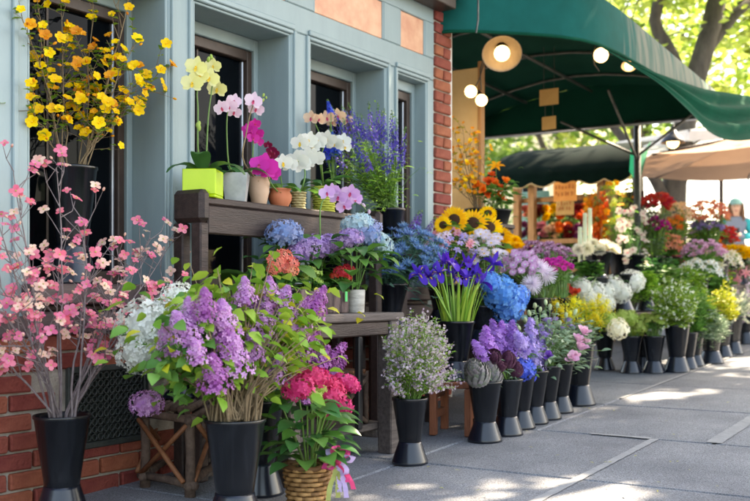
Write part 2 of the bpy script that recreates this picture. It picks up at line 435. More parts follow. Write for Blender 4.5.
for wi, (a, b) in enumerate(wins):
    wd = root('x', (0, 0, 0), 'x', 'x'); LABELS.pop('x', None)
    wd.name = 'window'; wd.parent = BL; wd.location = (a-3.4, 0, 0)
    for k in ('label', 'category'): del wd[k]
    dd = -.12 if wi == 5 else 0
    def wp(name, mats, *bx, bev=.004):
        sh = lambda v: (v[0], v[1]+dd if v[1] > .19 else v[1], v[2])
        bx = [(sh(c), sh(d)) for c, d in bx]
        q = MB()
        for c, d in bx: q.box(c, d, 0, bev)
        return wpart(name, q, mats, wd, (a, 0, 0))
    # lintel mouldings
    wp('lintel_moulding', m_paint, ((a-.02, -.014, WT+.003), (b+.02, .0, WT+.03)), ((a-.012, -.008, WT-.018), (b+.012, .02, WT+.001)))
    wp('reveal', m_paint, ((b-.012, .004, WB), (b+.002, .232, WT-.02)))
    wp('reveal', m_paint, ((a-.002, .004, WB), (a+.012, .232, WT-.02)))
    wp('soffit', m_paint, ((a-.001, .006, WT-.03), (b+.001, .232, WT-.0185)))
    z1 = WT-.031
    wp('architrave', m_paint, ((a+.0125, .20, WB), (a+.045, .24, z1)), ((b-.045, .20, WB), (b-.0125, .24, z1)), ((a+.046, .20, z1-.06), (b-.046, .24, z1)))
    z2 = z1-.062
    wp('frame', m_brown, ((a+.046, .215, WB), (a+.082, .27, z2)), ((b-.082, .215, WB), (b-.046, .27, z2)), ((a+.083, .215, z2-.05), (b-.083, .27, z2)), ((a+.083, .215, WB), (b-.083, .27, WB+.06)))
    z3 = z2-.052
    wp('inner_frame', m_metal, ((b-.098, .235, WB+.061), (b-.084, .268, z3)), ((a+.084, .235, WB+.061), (a+.098, .268, z3)))
    wp('pane', m_glass, ((a+.099, .25, WB+.062), (b-.099, .258, z3)), bev=.001)
    if wi in (2, 3): wp('curtain_rail', m_brown, ((a+.28, .245, WB+.062), (a+.292, .2495, z3)))
    wp('sill', m_sill, ((a-.03, -.075, .742), (b+.03, .212, WB-.0005)), bev=.006)
    wp('apron', m_sill, ((a-.015, -.04, .63), (b+.015, .1, .715)), ((a-.01, .0, .7155), (b+.01, .1, .7415)), bev=.006)
# brickwork: mortar bed with every brick its own piece
CO, BLN = .071, .213
def bricks(x0, x1, z0, z1, ydeep, parname, skip=None, bond=0):
    mb_ = MB(); mb_.box((x0, .006, z0), (x1, ydeep, z1), 0, .001)
    bed = wpart(parname, mb_, m_mortar, BL)
    vars_ = {}
    n = int(round((z1-z0)/CO))
    for r in range(n):
        zc = z0+r*CO+CO/2
        x = x0-(BLN/2 if (r+bond) % 2 else 0)
        while x < x1-.01:
            a, b = max(x, x0), min(x+BLN, x1)
            x += BLN
            if b-a < .03 or zc+CO/2 < gz(a)-.08: continue
            if skip and skip(a, b, zc): continue
            key = (round(b-a, 2), RN.randrange(3))
            if key not in vars_:
                q = MB(); hw = (b-a)/2-.0055; j = lambda: U(-.0025, .0025)
                q.box((-hw, -.013, -CO/2+.0055), (hw, .03, CO/2-.0055), 0, .006)
                for i in range(len(q.v)): q.v[i] += V((j(), j(), j()))*.8
                vars_[key] = q.mesh('brick', m_brick)
            o = part('brick', vars_[key], bed)
            o.location = V(((a+b)/2, 0, zc))-V((3.4, 0, 0))+V((U(-.0015, .0015), U(-.003, .002), U(-.001, .001)))
    return bed
ZB = -.08
VX0, VX1, VZ0, VZ1 = 2.60, 3.02, .175, .50
bricks(1.7, 5.448, ZB, ZB+10*CO-.001, .3, 'brick_wainscot', skip=lambda a, b, z: a < VX1 and b > VX0 and VZ0 < z < VZ1)
bricks(5.45, 5.66, ZB, ZB+37*CO, .3, 'brick_pier')
bpart('side_render', m_pale, ((5.6615, .0, -.2), (5.69, 5, 3.4)))
bpart('wainscot', m_mortar, ((-3.5, .02, -.3), (1.699, .3, .63)))
# cast iron vent
vt = MB()
for a, b in (((VX0, -.02, VZ0), (VX0+.025, .003, VZ1)), ((VX1-.025, -.02, VZ0), (VX1, .003, VZ1)), ((VX0+.0255, -.019, VZ0), (VX1-.0255, .003, VZ0+.025)), ((VX0+.0255, -.019, VZ1-.025), (VX1-.0255, .003, VZ1))): vt.box(a, b)
vt.box((VX0+.005, .0, VZ0+.005), (VX1-.005, .005, VZ1-.005), 0, .001)
vent = wpart('vent', vt, m_iron, BL)
ring = MB(); n = 8
ring.lathe([(.011, 0), (.0155, -.0), (.0155, .010), (.011, .010), (.011, 0)], 8)
bar = ring.mesh('ring', m_iron)
nx, nz = 12, 9
for i in range(nx):
    for j in range(nz):
        xx = VX0+.045+i*(VX1-VX0-.09)/(nx-1); zz = VZ0+.042+j*(VZ1-VZ0-.084)/(nz-1)
        o = part('ring', bar, vent); o.location = (xx-3.4, -.004, zz); o.rotation_euler = (PI/2, 0, 0)

# ================================================================ awning over the corner
AW = root('green_awning', (5.6, 0, 2.42), 'large faded green canvas awning with rounded corner above the pavement', 'awning')
AP = [(5.54, .0), (5.56, -.07), (5.63, -.18), (5.75, -.30), (5.88, -.44), (6.03, -.57), (6.2, -.665), (6.39, -.72), (6.7, -.745), (7.05, -.75), (7.6, -.75), (8.3, -.75), (9.0, -.75), (9.5, -.75)]
def topz(x): return 2.80-.05*min(1, max(0, (x-5.5)/1.2))-.15*max(0, (x-6.7)/2.8)
bd = MB(); vs = []
for i, (x, y) in enumerate(AP):
    for k in range(5):
        t = k/4; z = 2.42+(topz(x)-2.42)*t
        vs.append((x+.0, y+.02*math.sin(i*1.7)*(1-t)*.3+.03*t*t, z))
n = len(AP)
bd.add(vs, [(i*5+k, (i+1)*5+k, (i+1)*5+k+1, i*5+k+1) for i in range(n-1) for k in range(4)], 0)
wpart('valance', bd, m_band, AW)
hm = MB(); hm.tube([(x, y-.002, 2.42) for x, y in AP], .011, n=6); wpart('hem_pipe', hm, m_canvas, AW)
# roof sheet
rf = MB(); vs = []; m = 8
for i, (x, y) in enumerate(AP):
    yb = .02 if x < 5.72 else 1.75
    for k in range(m+1):
        t = k/m; vs.append((x, y+.03+(yb-y-.03)*t, topz(x)+.0+.22*math.sin(PI*t)*min(1, (yb-y)/1.5)))
rf.add(vs, [(i*(m+1)+k, i*(m+1)+k+1, (i+1)*(m+1)+k+1, (i+1)*(m+1)+k) for i in range(n-1) for k in range(m)], 0)
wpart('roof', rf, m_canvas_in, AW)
fe = MB()
for k in range(12):
    y0 = -.75+2.5*k/12; y1 = y0+2.5/12
    fe.add([(9.5+.01*math.sin(k), y0, 2.42), (9.5+.01*math.sin(k+1), y1, 2.42), (9.5, y1, topz(9.5)+.22*math.sin(PI*(k+1)/12)), (9.5, y0, topz(9.5)+.22*math.sin(PI*k/12))], [(0, 1, 2, 3)], 0)
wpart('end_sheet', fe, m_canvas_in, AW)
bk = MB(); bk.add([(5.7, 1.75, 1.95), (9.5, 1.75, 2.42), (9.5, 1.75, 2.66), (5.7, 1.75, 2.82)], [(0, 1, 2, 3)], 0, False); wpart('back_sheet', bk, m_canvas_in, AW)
def pipe(a, b, r=.014, mm=None, par=AW, name='frame_pipe'):
    q = MB(); a = V(a); b = V(b); q.tube([a, (a+b)/2, b], r, n=7, cap=True); return wpart(name, q, mm or m_pipe, par)
for x in (6.4, 7.3, 8.2, 9.0):
    q = MB(); pts = []
    for k in range(9):
        t = k/8; y = -.70+2.42*t; pts.append((x, y, topz(x)-.02+.22*math.sin(PI*(t*.985+.01))))
    q.tube(pts, .012, n=6); wpart('frame_pipe', q, m_pipe, AW)
pipe((5.72, .4, 2.80), (9.45, .5, 2.76)); pipe((5.72, 1.2, 2.85), (9.45, 1.2, 2.72))
pipe((9.46, -.70, 2.40), (9.46, 1.72, 2.40), .018, m_metal); pipe((6.2, 1.70, 2.45), (9.4, 1.70, 2.40), .012)
pipe((9.5, .06, gz(9.5)), (9.5, .06, 2.44), .035, m_iron, name='post')
pipe((9.5, .06, 2.1), (9.3, -.55, 2.44), .013); pipe((9.5, .06, 2.1), (9.15, .7, 2.44), .013); pipe((9.5, .06, 2.05), (8.7, .06, 2.6), .013)
# drooping flap pulled out to the kerb side
fl = MB(); rows = 9
top = [P(600, 46, -.765), P(628, 61, -.77), P(652, 71, -.78), P(680, 81, -.80), P(705, 89, -.85), P(730, 93, -.95), P(755, 97, -1.05), P(800, 104, -1.2), P(860, 108, -1.4)]
bot = [P(600, 46.5, -.77), P(632, 66, -.80), P(662, 86, -.86), P(690, 112, -.93), P(708, 131, -1.0), P(728, 140, -1.08), P(755, 139, -1.2), P(800, 128, -1.35), P(860, 116, -1.5)]
vs = []
NS = 33
def cr(pts, t):
    k = min(int(t*(len(pts)-1)), len(pts)-2); u = t*(len(pts)-1)-k
    p0 = pts[max(k-1, 0)]; p1 = pts[k]; p2 = pts[k+1]; p3 = pts[min(k+2, len(pts)-1)]
    return .5*((2*p1)+(p2-p0)*u+(2*p0-5*p1+4*p2-p3)*u*u+(3*p1-p0-3*p2+p3)*u**3)
for i in range(NS):
    t = i/(NS-1); a = cr(top, t); b = cr(bot, t)
    for k in range(rows*2+1):
        u = k/(rows*2); p = a.lerp(b, u)
        fold = math.sin(u*17+t*3+math.sin(t*9))*.035*min(1, t*3)*math.sin(PI*min(1, u*1.05))
        vs.append(p+V((-.5*fold, -fold, .3*fold)))
R2 = rows*2+1
fl.add(vs, [(i*R2+k, i*R2+k+1, (i+1)*R2+k+1, (i+1)*R2+k) for i in range(NS-1) for k in range(R2-1)], 0)
wpart('drooping_flap', fl, m_canvas, AW)
# cord down the valance
q = MB(); q.tube([P(478, -12, -.33), P(478, 20, -.33), P(476, 33, -.32)], .006, n=5); wpart('tie_cord', q, m_pipe, AW)

# ================================================================ lamps (all lit in the photograph)
def lamp(name, label, p, d, r, dome=True, mm=None, pw=1., cord=None, bulb=.5, group=None):
    p = V(p); d = V(d).normalized()
    rt = root(name, p, label, 'lamp', group); A = align(-d)
    if dome:
        q = MB(); q.lathe([(.16*r, 1.05*r), (.30*r, 1.0*r), (.36*r, .75*r), (.75*r, .5*r), (.95*r, .15*r), (1.0*r, 0), (.97*r, .0), (.90*r, .16*r), (.70*r, .45*r), (.3*r, .66*r)], 26)
        part('shade', q.mesh('shade', mm or m_ref), rt, A)
        q = MB(); q.lathe([(.0, 1.4*r), (.17*r, 1.4*r), (.19*r, 1.0*r), (.17*r, .3*r), (0, .3*r)], 14); part('socket', q.mesh('socket', m_black), rt, A)
    else:
        q = MB(); q.lathe([(0, .9*r), (.35*r, .9*r), (.42*r, .3*r), (.42*r, .1*r), (0, .1*r)], 14); part('socket', q.mesh('socket', m_black), rt, A)
    q = MB(); q.ball((0, 0, .06*r if dome else -.45*r), bulb*r, 14, 10); part('bulb', q.mesh('bulb', m_bulb), rt, A)
    if cord:
        q = MB(); c = [V(x) for x in cord]; q.tube(c, .005, n=5); wpart('cord', q, m_pipe, rt)
    l = bpy.data.lights.new('bulb_light', 'POINT'); l.energy = pw; l.color = (1, .72, .42); l.shadow_soft_size = .04
    lo = bpy.data.objects.new('bulb_light', l); COL.objects.link(lo); lo.parent = rt; lo.location = d*(r*.75)
p = P(502, 54, -.15); lamp('dome_lamp', 'large metal dome lamp with lit round bulb hanging under the awning corner', p, tocam(p)+V((.1, 0, -.55)), .135, cord=[p+V((.06, .05, .12)), p+V((.05, .06, .3)), p+V((0, .1, .42))], bulb=.40, pw=.05)
p = P(470, 92, .22); lamp('wall_lamp', 'bare lit bulb in a holder close against the cream board', p, (-.75, -.55, -.1), .085, dome=False, cord=[p+V((.05, .0, .02)), p+V((.1, -.02, .1)), p+V((.16, -.05, .3))], bulb=.52, pw=.8)
p = P(480, 98, .2); lamp('wall_lamp', 'bare lit bulb tilted downward, beside the bulb on the cream board', p, (-.45, -.5, -.5), .08, dome=False, cord=[p+V((.02, .0, .06)), p+V((.0, .0, .2)), p+V((.03, -.05, .4))], bulb=.54, pw=.8)
p = P(601, 54, -.45); lamp('spot_lamp', 'small lit spot lamp with a curled white wire under the awning', p, tocam(p)+V((0, 0, -.3)), .075, dome=False, cord=[p+V((-.03, .03, .08)), P(593, 55, -.42), P(594, 64, -.42), P(599, 71, -.43)], bulb=.72, pw=.5)
p = P(629, 66, -.45); lamp('spot_lamp', 'small half hidden lit lamp in a short metal shade behind the hanging flap', p, tocam(p)+V((0, 0, -1.2)), .06, cord=[p+V((0, 0, .05)), p+V((0, 0, .3))], bulb=.6, pw=.5)
p = P(673, 143, .0); lamp('pendant_lamp', 'black dome pendant lamp lit beside the awning post', p, (0, 0, -1), .125, mm=m_black, cord=[p+V((0, 0, .16)), P(675, 120, .0), P(680, 105, 0)], bulb=.5, pw=.6)

# cream partition board
rt = root('partition_board', (6.7, .75, gz(6.7)), 'cream painted partition board behind the brick pier lit by two bulbs', 'partition')
q = MB(); q.box((6.70, .33, gz(6.7)), (6.74, 1.6, 2.46)); wpart('board', q, m_plaster, rt)
q = MB(); q.box((6.694, .325, 1.62), (6.699, 1.6, 1.64)); q.box((6.68, .30, gz(6.7)), (6.745, .329, 2.5)); wpart('edge_batten', q, m_wood, rt)
# hanging cardboard signs
for (px, py, wpx, hpx, lb) in ((549, 97, 19, 16, 'larger blank cardboard sign hung from the awning frame'), (549, 123, 14, 13, 'smaller blank cardboard sign hung below a larger one')):
    p = P(px, py, .3); k = sc(p); rt = root('hanging_sign', p, lb, 'sign')
    wv = V((ST, -CT, .12)).normalized()*wpx/k/2; hv = V((0, 0, hpx/k/2)); nv = wv.cross(hv).normalized()*.004
    q = MB(); vs = [p+a*wv+b*hv+c*nv for c in (-1, 1) for (a, b) in ((-1, -1), (1, -1), (1, 1), (-1, 1))]
    q.add(vs, [(3, 2, 1, 0), (4, 5, 6, 7), (0, 1, 5, 4), (1, 2, 6, 5), (2, 3, 7, 6), (3, 0, 4, 7)], 0, False); wpart('card', q, m_card, rt)
    q = MB()
    topz_ = 2.86 if hpx == 16 else P(549, 105, .3).z
    for a in (-.55, .55):
        b0 = p+a*wv+hv*.98; q.tube([b0, V((b0.x, b0.y, topz_))], .003, n=4)
    wpart('string', q, m_pipe, rt)

# ================================================================ stall at the back
SX = 9.75
ST_ = root('flower_stall', (SX, .9, gz(SX)), 'pine framed flower stall with dark green scalloped awning at the back', 'stall')
yL, yR = PX(490, 150, SX).y, PX(634, 150, SX).y
q = MB(); vs = []; nn = 40
zt, zb = 2.29, 1.97
for i in range(nn+1):
    t = i/nn; y = yL+(yR-yL)*t; x1 = SX-.1; x2 = SX+.75
    sc_ = zb-.05-.045*abs(math.sin(PI*t*6))
    vs += [(x2, y, zt+.1), (SX+.3, y, zt-.02+.01*math.sin(9*t)), (x1, y, zb+.05), (x1-.01+.01*math.sin(t*40), y, sc_)]
q.add(vs, [(i*4+k, i*4+k+1, i*4+4+k+1, i*4+4+k) for i in range(nn) for k in range(3)], 0); wpart('awning_sheet', q, mat('black_green_canvas', (1, 20, 17), (2, 26, 22), rough=.95, spec=.1, mode='noise', objvar=0), ST_)
q = MB(); pts = []
for i in range(nn*2+1):
    t = i/nn/2; y = yL+(yR-yL)*t; pts.append((SX-.115, y, zb-.052-.045*abs(math.sin(PI*t*6))))
q.tube(pts, .007, n=4); wpart('valance_trim', q, m_plaster, ST_)
q = MB(); q.add([(SX-.1, yR-.012, zb+.05), (SX+.5, yR-.01, zt+.06), (SX+.1, yR-.012, zb-.12)], [(0, 1, 2)], 0, False)
q.add([(SX-.15, yR-.02, zt-.02), (SX-.1, yR-.06, zb-.02), (SX-.12, yR-.11, zb-.18), (SX-.14, yR+.0, zb+.0)], [(0, 1, 2, 3)], 0)
wpart('side_flap', q, mat('bright_green_canvas', (0, 128, 96), (10, 146, 112), rough=.7, trans=.4, mode='noise', objvar=0), ST_)
for px in (517, 532, 601, 610):
    y = PX(px, 200, SX+.05).y; q = MB(); q.box((SX+.02, y-.035, gz(SX)), (SX+.10, y+.035, 2.0)); wpart('post', q, m_wood, ST_)
for z in (.55, 1.0, 1.3, 1.74):
    q = MB(); q.box((SX+.105, PX(612, 200, SX).y, z), (SX+(.45 if z < 1.5 else .15), PX(512, 200, SX).y, z+.05)); wpart('shelf' if z < 1.5 else 'crossbeam', q, m_wood, ST_)
for (px, lb) in ((506, 1),):
    q = MB(); q.box((SX+.5, PX(530, 200, SX).y, gz(SX)), (SX+.52, PX(496, 200, SX).y, 1.9)); wpart('side_screen', q, mat('aqua_sheet', (90, 150, 150), (120, 176, 170), rough=.5, mode='noise', objvar=0), ST_)
q = MB(); q.box((SX+.6, yR+.1, gz(SX)), (SX+.63, PX(515, 200, SX).y, 1.85)); wpart('back_board', q, m_dwood, ST_)
# paper signs on the stall with illegible pen strokes
for (px, py, wpx, hpx, mm, lb) in ((565, 192, 25, 19, m_orange, 'bright orange paper sign with faint strokes pinned under the stall awning'), (565, 208, 19, 14, m_card, 'brown card notice with faint lines hung below the orange stall sign')):
    p = PX(px, py, SX-.14); k = sc(p); hw = wpx/k/2; hh = hpx/k/2
    rt = root('paper_sign', p, lb, 'sign'); q = MB()
    vs = []
    for i in range(9):
        t = i/8; a = -hw+2*hw*t; e = hh*(1+(.12*math.sin(t*PI*3) if hpx > 15 else 0)); vs += [(p.x, p.y-a, p.z-hh), (p.x-.01*math.sin(t*PI), p.y-a, p.z+e)]
    q.add(vs, [(2*i, 2*i+2, 2*i+3, 2*i+1) for i in range(8)], 0, False); wpart('sheet', q, mm, rt)
    q = MB()
    for r in range(2):
        a = -hw*.75
        while a < hw*.7:
            st = U(.02, .045); z = p.z+hh*(.35-.7*r)
            q.box((p.x-.018, p.y-a, z+U(-.01, .01)), (p.x-.014, p.y-a-.008, z+U(.02, .05)), 0, .001)
            a += st
    wpart('pen_strokes', q, mat('pen_ink', (176, 84, 40), rough=.8), rt)

# ================================================================ beige parasol
UC = V((11.3, -.68, gz(11.3)))
UM = root('market_parasol', UC, 'beige canvas market parasol with dark ribs beyond the awning post', 'parasol')
ns = 8; rim = []; hub = V((UC.x, UC.y, 2.56))
for k in range(ns):
    a = 2*PI*k/ns+.30; rim.append(V((UC.x+1.55*math.cos(a), UC.y+1.55*math.sin(a), 2.17)))
for k in range(ns):
    a, b = rim[k], rim[(k+1) % ns]; q = MB(); vs = []; r_ = 6
    for i in range(r_+1):
        for j in range(r_+1):
            t = i/r_; u = j/r_; p = hub.lerp(a.lerp(b, u), t); p = p-V((0, 0, .05*math.sin(PI*t)*(1-.0)+.03*t*math.sin(PI*u)*0)); vs.append(p+V((0, 0, -.03*math.sin(PI*u)*t)))
    q.add(vs, [(i*(r_+1)+j, (i+1)*(r_+1)+j, (i+1)*(r_+1)+j+1, i*(r_+1)+j+1) for i in range(r_) for j in range(r_)], 0)
    wpart('canopy_panel', q, m_beige, UM)
    pipe(hub-V((0, 0, .05)), a-V((0, 0, .01)), .012, m_dwood, UM, 'rib')
pipe(UC, hub, .028, m_dwood, UM, 'pole')
q = MB(); q.box((UC.x-.3, UC.y-.3, UC.z-.02), (UC.x+.3, UC.y+.3, UC.z+.06)); wpart('base', q, m_iron, UM)
# pale parasol seen above it
UC2 = V((13.6, .3, gz(13.6)))
UM2 = root('market_parasol', UC2, 'white canvas market parasol farther off behind the beige one', 'parasol')
hub2 = V((UC2.x, UC2.y, 3.0)); rim = []
for k in range(ns):
    a = 2*PI*k/ns; rim.append(V((UC2.x+1.5*math.cos(a), UC2.y+1.5*math.sin(a), 2.72)))
mw = mat('white_canvas', (205, 205, 205), (220, 220, 220), rough=.8, mode='noise', trans=.4, objvar=0)
for k in range(ns):
    a, b = rim[k], rim[(k+1) % ns]; q = MB(); q.add([hub2, a, (a+b)/2-V((0, 0, .02)), b, a-V((0, 0, .12)), b-V((0, 0, .12))], [(0, 1, 2), (0, 2, 3), (1, 4, 5, 3, 2)], 0, False)
    wpart('canopy_panel', q, mw, UM2); pipe(hub2-V((0, 0, .04)), a-V((0, 0, .01)), .012, m_dwood, UM2, 'rib')
pipe(UC2, hub2, .03, m_dwood, UM2, 'pole')

# ================================================================ trees
def tree(name, label, base, limbs, crown, nleaf, ls, lmat, group=None, test=None, clump=.5):
    rt = root(name, base, label, 'tree', group); q = MB()
    for pts, r0, r1 in limbs:
        pts = [V(p) for p in pts]
        fine = [cr(pts, i/12) for i in range(13)]
        q.tube([p+V((U(-.02, .02), U(-.02, .02), 0))*(r0*2) for p in fine], r0, r1, n=10, cap=True)
    wpart('trunk', q, m_trunk, rt)
    q = MB(); tips = [V(l[0][-1]) for l in limbs]
    cl = []
    for (c, r, wgt) in crown:
        c = V(c)
        for _ in range(int(wgt*40)):
            while True:
                d = V((U(-1, 1), U(-1, 1), U(-1, 1)))
                if d.length < 1 and d.length > .25: break
            cl.append((V((c.x+d.x*r[0], c.y+d.y*r[1], c.z+d.z*r[2])), clump*U(.6, 1.3)))
    for i in range(nleaf):
        c, cr_ = RN.choice(cl)
        d = V((RN.gauss(0, .5), RN.gauss(0, .5), RN.gauss(0, .38)))*cr_
        p = c+d
        if test and not test(p): continue
        a = U(0, 2*PI); M = T(p)@RZ(a)@Matrix.Rotation(U(-.9, .9), 4, 'X')@Matrix.Rotation(U(-.3, .9), 4, 'Y')
        s_ = ls*U(.6, 1.3)
        q.add([M@V((0, 0, 0)), M@V((.5*s_, -.3*s_, .06*s_)), M@V((s_, 0, -.05*s_)), M@V((.5*s_, .3*s_, .06*s_))], [(0, 1, 2, 3)], 0)
    # twigs
    tw = MB()
    for c, r_ in cl[::2]:
        t_ = min(tips, key=lambda t: (t-c).length); mid = t_.lerp(c, .5)+V((0, 0, -.08))
        tw.tube([t_, mid, c], .022, .006, n=4)
    wpart('twigs', tw, m_trunk, rt, kind='stuff')
    wpart('crown', q, lmat, rt, kind='stuff')
    return rt
def at(px, py, Z): return PZ(px, py, Z)
b0 = at(676, 300, 14); b0.z = gz(b0.x)-.05
tree('plane_tree', 'grey barked tree rising behind the awning post and parasol', b0,
     [([b0, at(673, 215, 14), at(678, 160, 14), at(690, 100, 14), at(702, 55, 14.1), at(717, 0, 14.2), at(728, -70, 14.4)], .185, .12),
      ([at(690, 100, 14), at(672, 55, 14), at(655, 20, 14), at(668, -30, 13.9), at(664, -80, 13.8)], .10, .07),
      ([at(702, 55, 14.1), at(735, 15, 14.3), at(765, -10, 14.6)], .10, .05),
      ([at(672, 215, 14), at(655, 180, 13.8), at(640, 160, 13.6), at(600, 110, 13.4)], .09, .05)],
     [(at(690, 10, 14.6), (2.2, 2.2, 1.4), .45), (at(760, 20, 14.6), (1.6, 1.6, 1.3), .35), (at(630, 30, 15.2), (1.5, 1.5, 1.1), .35), (at(690, -110, 14), (2.6, 2.6, 1.6), .6)], 5200, .17, m_tleaf, 'street trees')
for i, (px, py, Z, r, nl, lm_, lb) in enumerate((
        (795, 40, 21, (3.2, 3.2, 2.2), 4200, m_tleaf, 'leafy bright green tree standing beyond the grey barked tree'),
        (640, 40, 24, (3.5, 3.5, 2.6), 4200, m_tleaf, 'broad yellow green tree behind the awning roof'),
        (560, 110, 26, (5, 4, 2.2), 4200, m_tleaf2, 'dark leafed tree seen under the awning behind the stall'),
        (610, 90, 34, (6, 5, 3.2), 4200, m_tleaf, 'pale sunlit tree farthest along the street'),
        (470, 90, 30, (6, 5, 4), 3000, m_tleaf2, 'dense tree behind the stall beyond the brick pier'))):
    c = at(px, py, Z); b = V((c.x+.5, c.y+.3, fz(c.x)))
    tree('street_tree', lb, b, [([b, b.lerp(c, .3)+V((.1, 0, 0)), b.lerp(c, .6), c], .2, .09), ([b.lerp(c, .55), c+V((1.2, -.8, .6))], .1, .04), ([b.lerp(c, .6), c+V((-1.2, .8, .9))], .1, .04)],
         [(c, r, .9)], nl, .26, lm_, 'street trees', clump=.8)
# unseen tree added to shade the shop front; leaves left out for sun patches
patch = [[(584, 389), (604, 398), (618, 411), (680, 402), (746, 391), (746, 385), (650, 390)],
         [(500, 486), (540, 476), (600, 472), (645, 481), (676, 487), (640, 505), (560, 560), (430, 560), (400, 510), (470, 500)]]
def inpoly(x, y, pl):
    r = False
    for i in range(len(pl)):
        x1, y1 = pl[i]; x2, y2 = pl[i-1]
        if (y1 > y) != (y2 > y) and x < (x2-x1)*(y-y1)/(y2-y1)+x1: r = not r
    return r
def keep(p):
    # foot of the sun ray through p on the pavement
    t = (p.z-gz(p.x))/(SUN.z-SL*SUN.x); q_ = p-SUN*t
    if depth(q_) < .5: return True
    a, b = proj(q_); a += U(-7, 7); b += U(-1.2, 1.2)
    return not any(inpoly(a, b, pl) for pl in patch)
kb_ = V((9.3, -4.15, gz(9.3)))
tree('unseen_shade_tree', 'unseen shade tree at the kerb, its crown gapped to let sun patches through', kb_,
     [([kb_, (9.25, -4.1, 1.6), (9.4, -4.15, 3.2), (9.4, -4.1, 4.6)], .2, .12), ([(9.4, -4.15, 3.2), (8.2, -3.6, 4.6), (6.8, -3.1, 5.6)], .11, .05),
      ([(9.4, -4.15, 3.6), (10.6, -3.6, 4.9), (12, -3, 5.9)], .11, .05), ([(9.4, -4.1, 4.4), (9, -4.6, 5.4), (8.3, -5.4, 6.2)], .1, .05), ([(9.4, -4.1, 4.4), (9.8, -3.4, 5.6), (10.3, -2.5, 6.6)], .1, .05)],
     [((8.2, -3.6, 6.2), (4.6, 2.9, 1.1), 5.0), ((11.2, -3.2, 6.6), (2.2, 2.0, 1.0), .9), ((6.0, -2.4, 6.0), (2.6, 1.7, .8), 2.2)], 27000, .21, m_tleaf2, 'street trees', test=keep, clump=.62)

# ================================================================ far street
def facade(name, label, x0, y0, y1, h, mm, nwin, dx=6):
    z = fz(x0)-.2; rt = root(name, (x0, (y0+y1)/2, z), label, 'building')
    q = MB(); q.box((x0, y0, z), (x0+dx, y1, z+h)); wpart('wall', q, mm, rt)
    q = MB(); q.box((x0-.2, y0-.1, z+h+.002), (x0+dx, y1+.1, z+h+.35)); wpart('roof', q, m_pale, rt)
    n, fl_ = nwin
    for f in range(fl_):
        for i in range(n):
            yy = y0+(y1-y0)*(i+.5)/n; zz = z+1.2+f*3
            q = MB(); q.box((x0-.06, yy-.65, zz-.1), (x0-.002, yy+.65, zz+1.6)); wd = wpart('window', q, m_pale, rt)
            q = MB(); q.box((x0-.075, yy-.5, zz), (x0-.0615, yy+.5, zz+1.5)); wpart('pane', q, m_glass, wd, (x0, (y0+y1)/2, z))
facade('far_building', 'pale rendered building far along the street in full sun', 44, -14, 3, 7, m_pale, (5, 2))
facade('far_building', 'cream building far along the street behind the trees', 40, 13, 34, 9, mat('cream_render', (190, 178, 150), (204, 192, 166), rough=.9, mode='noise', objvar=0), (6, 3))
facade('far_building', 'low white building across the street in the sun', 36, -22, -6, 6, m_pale, (4, 1))

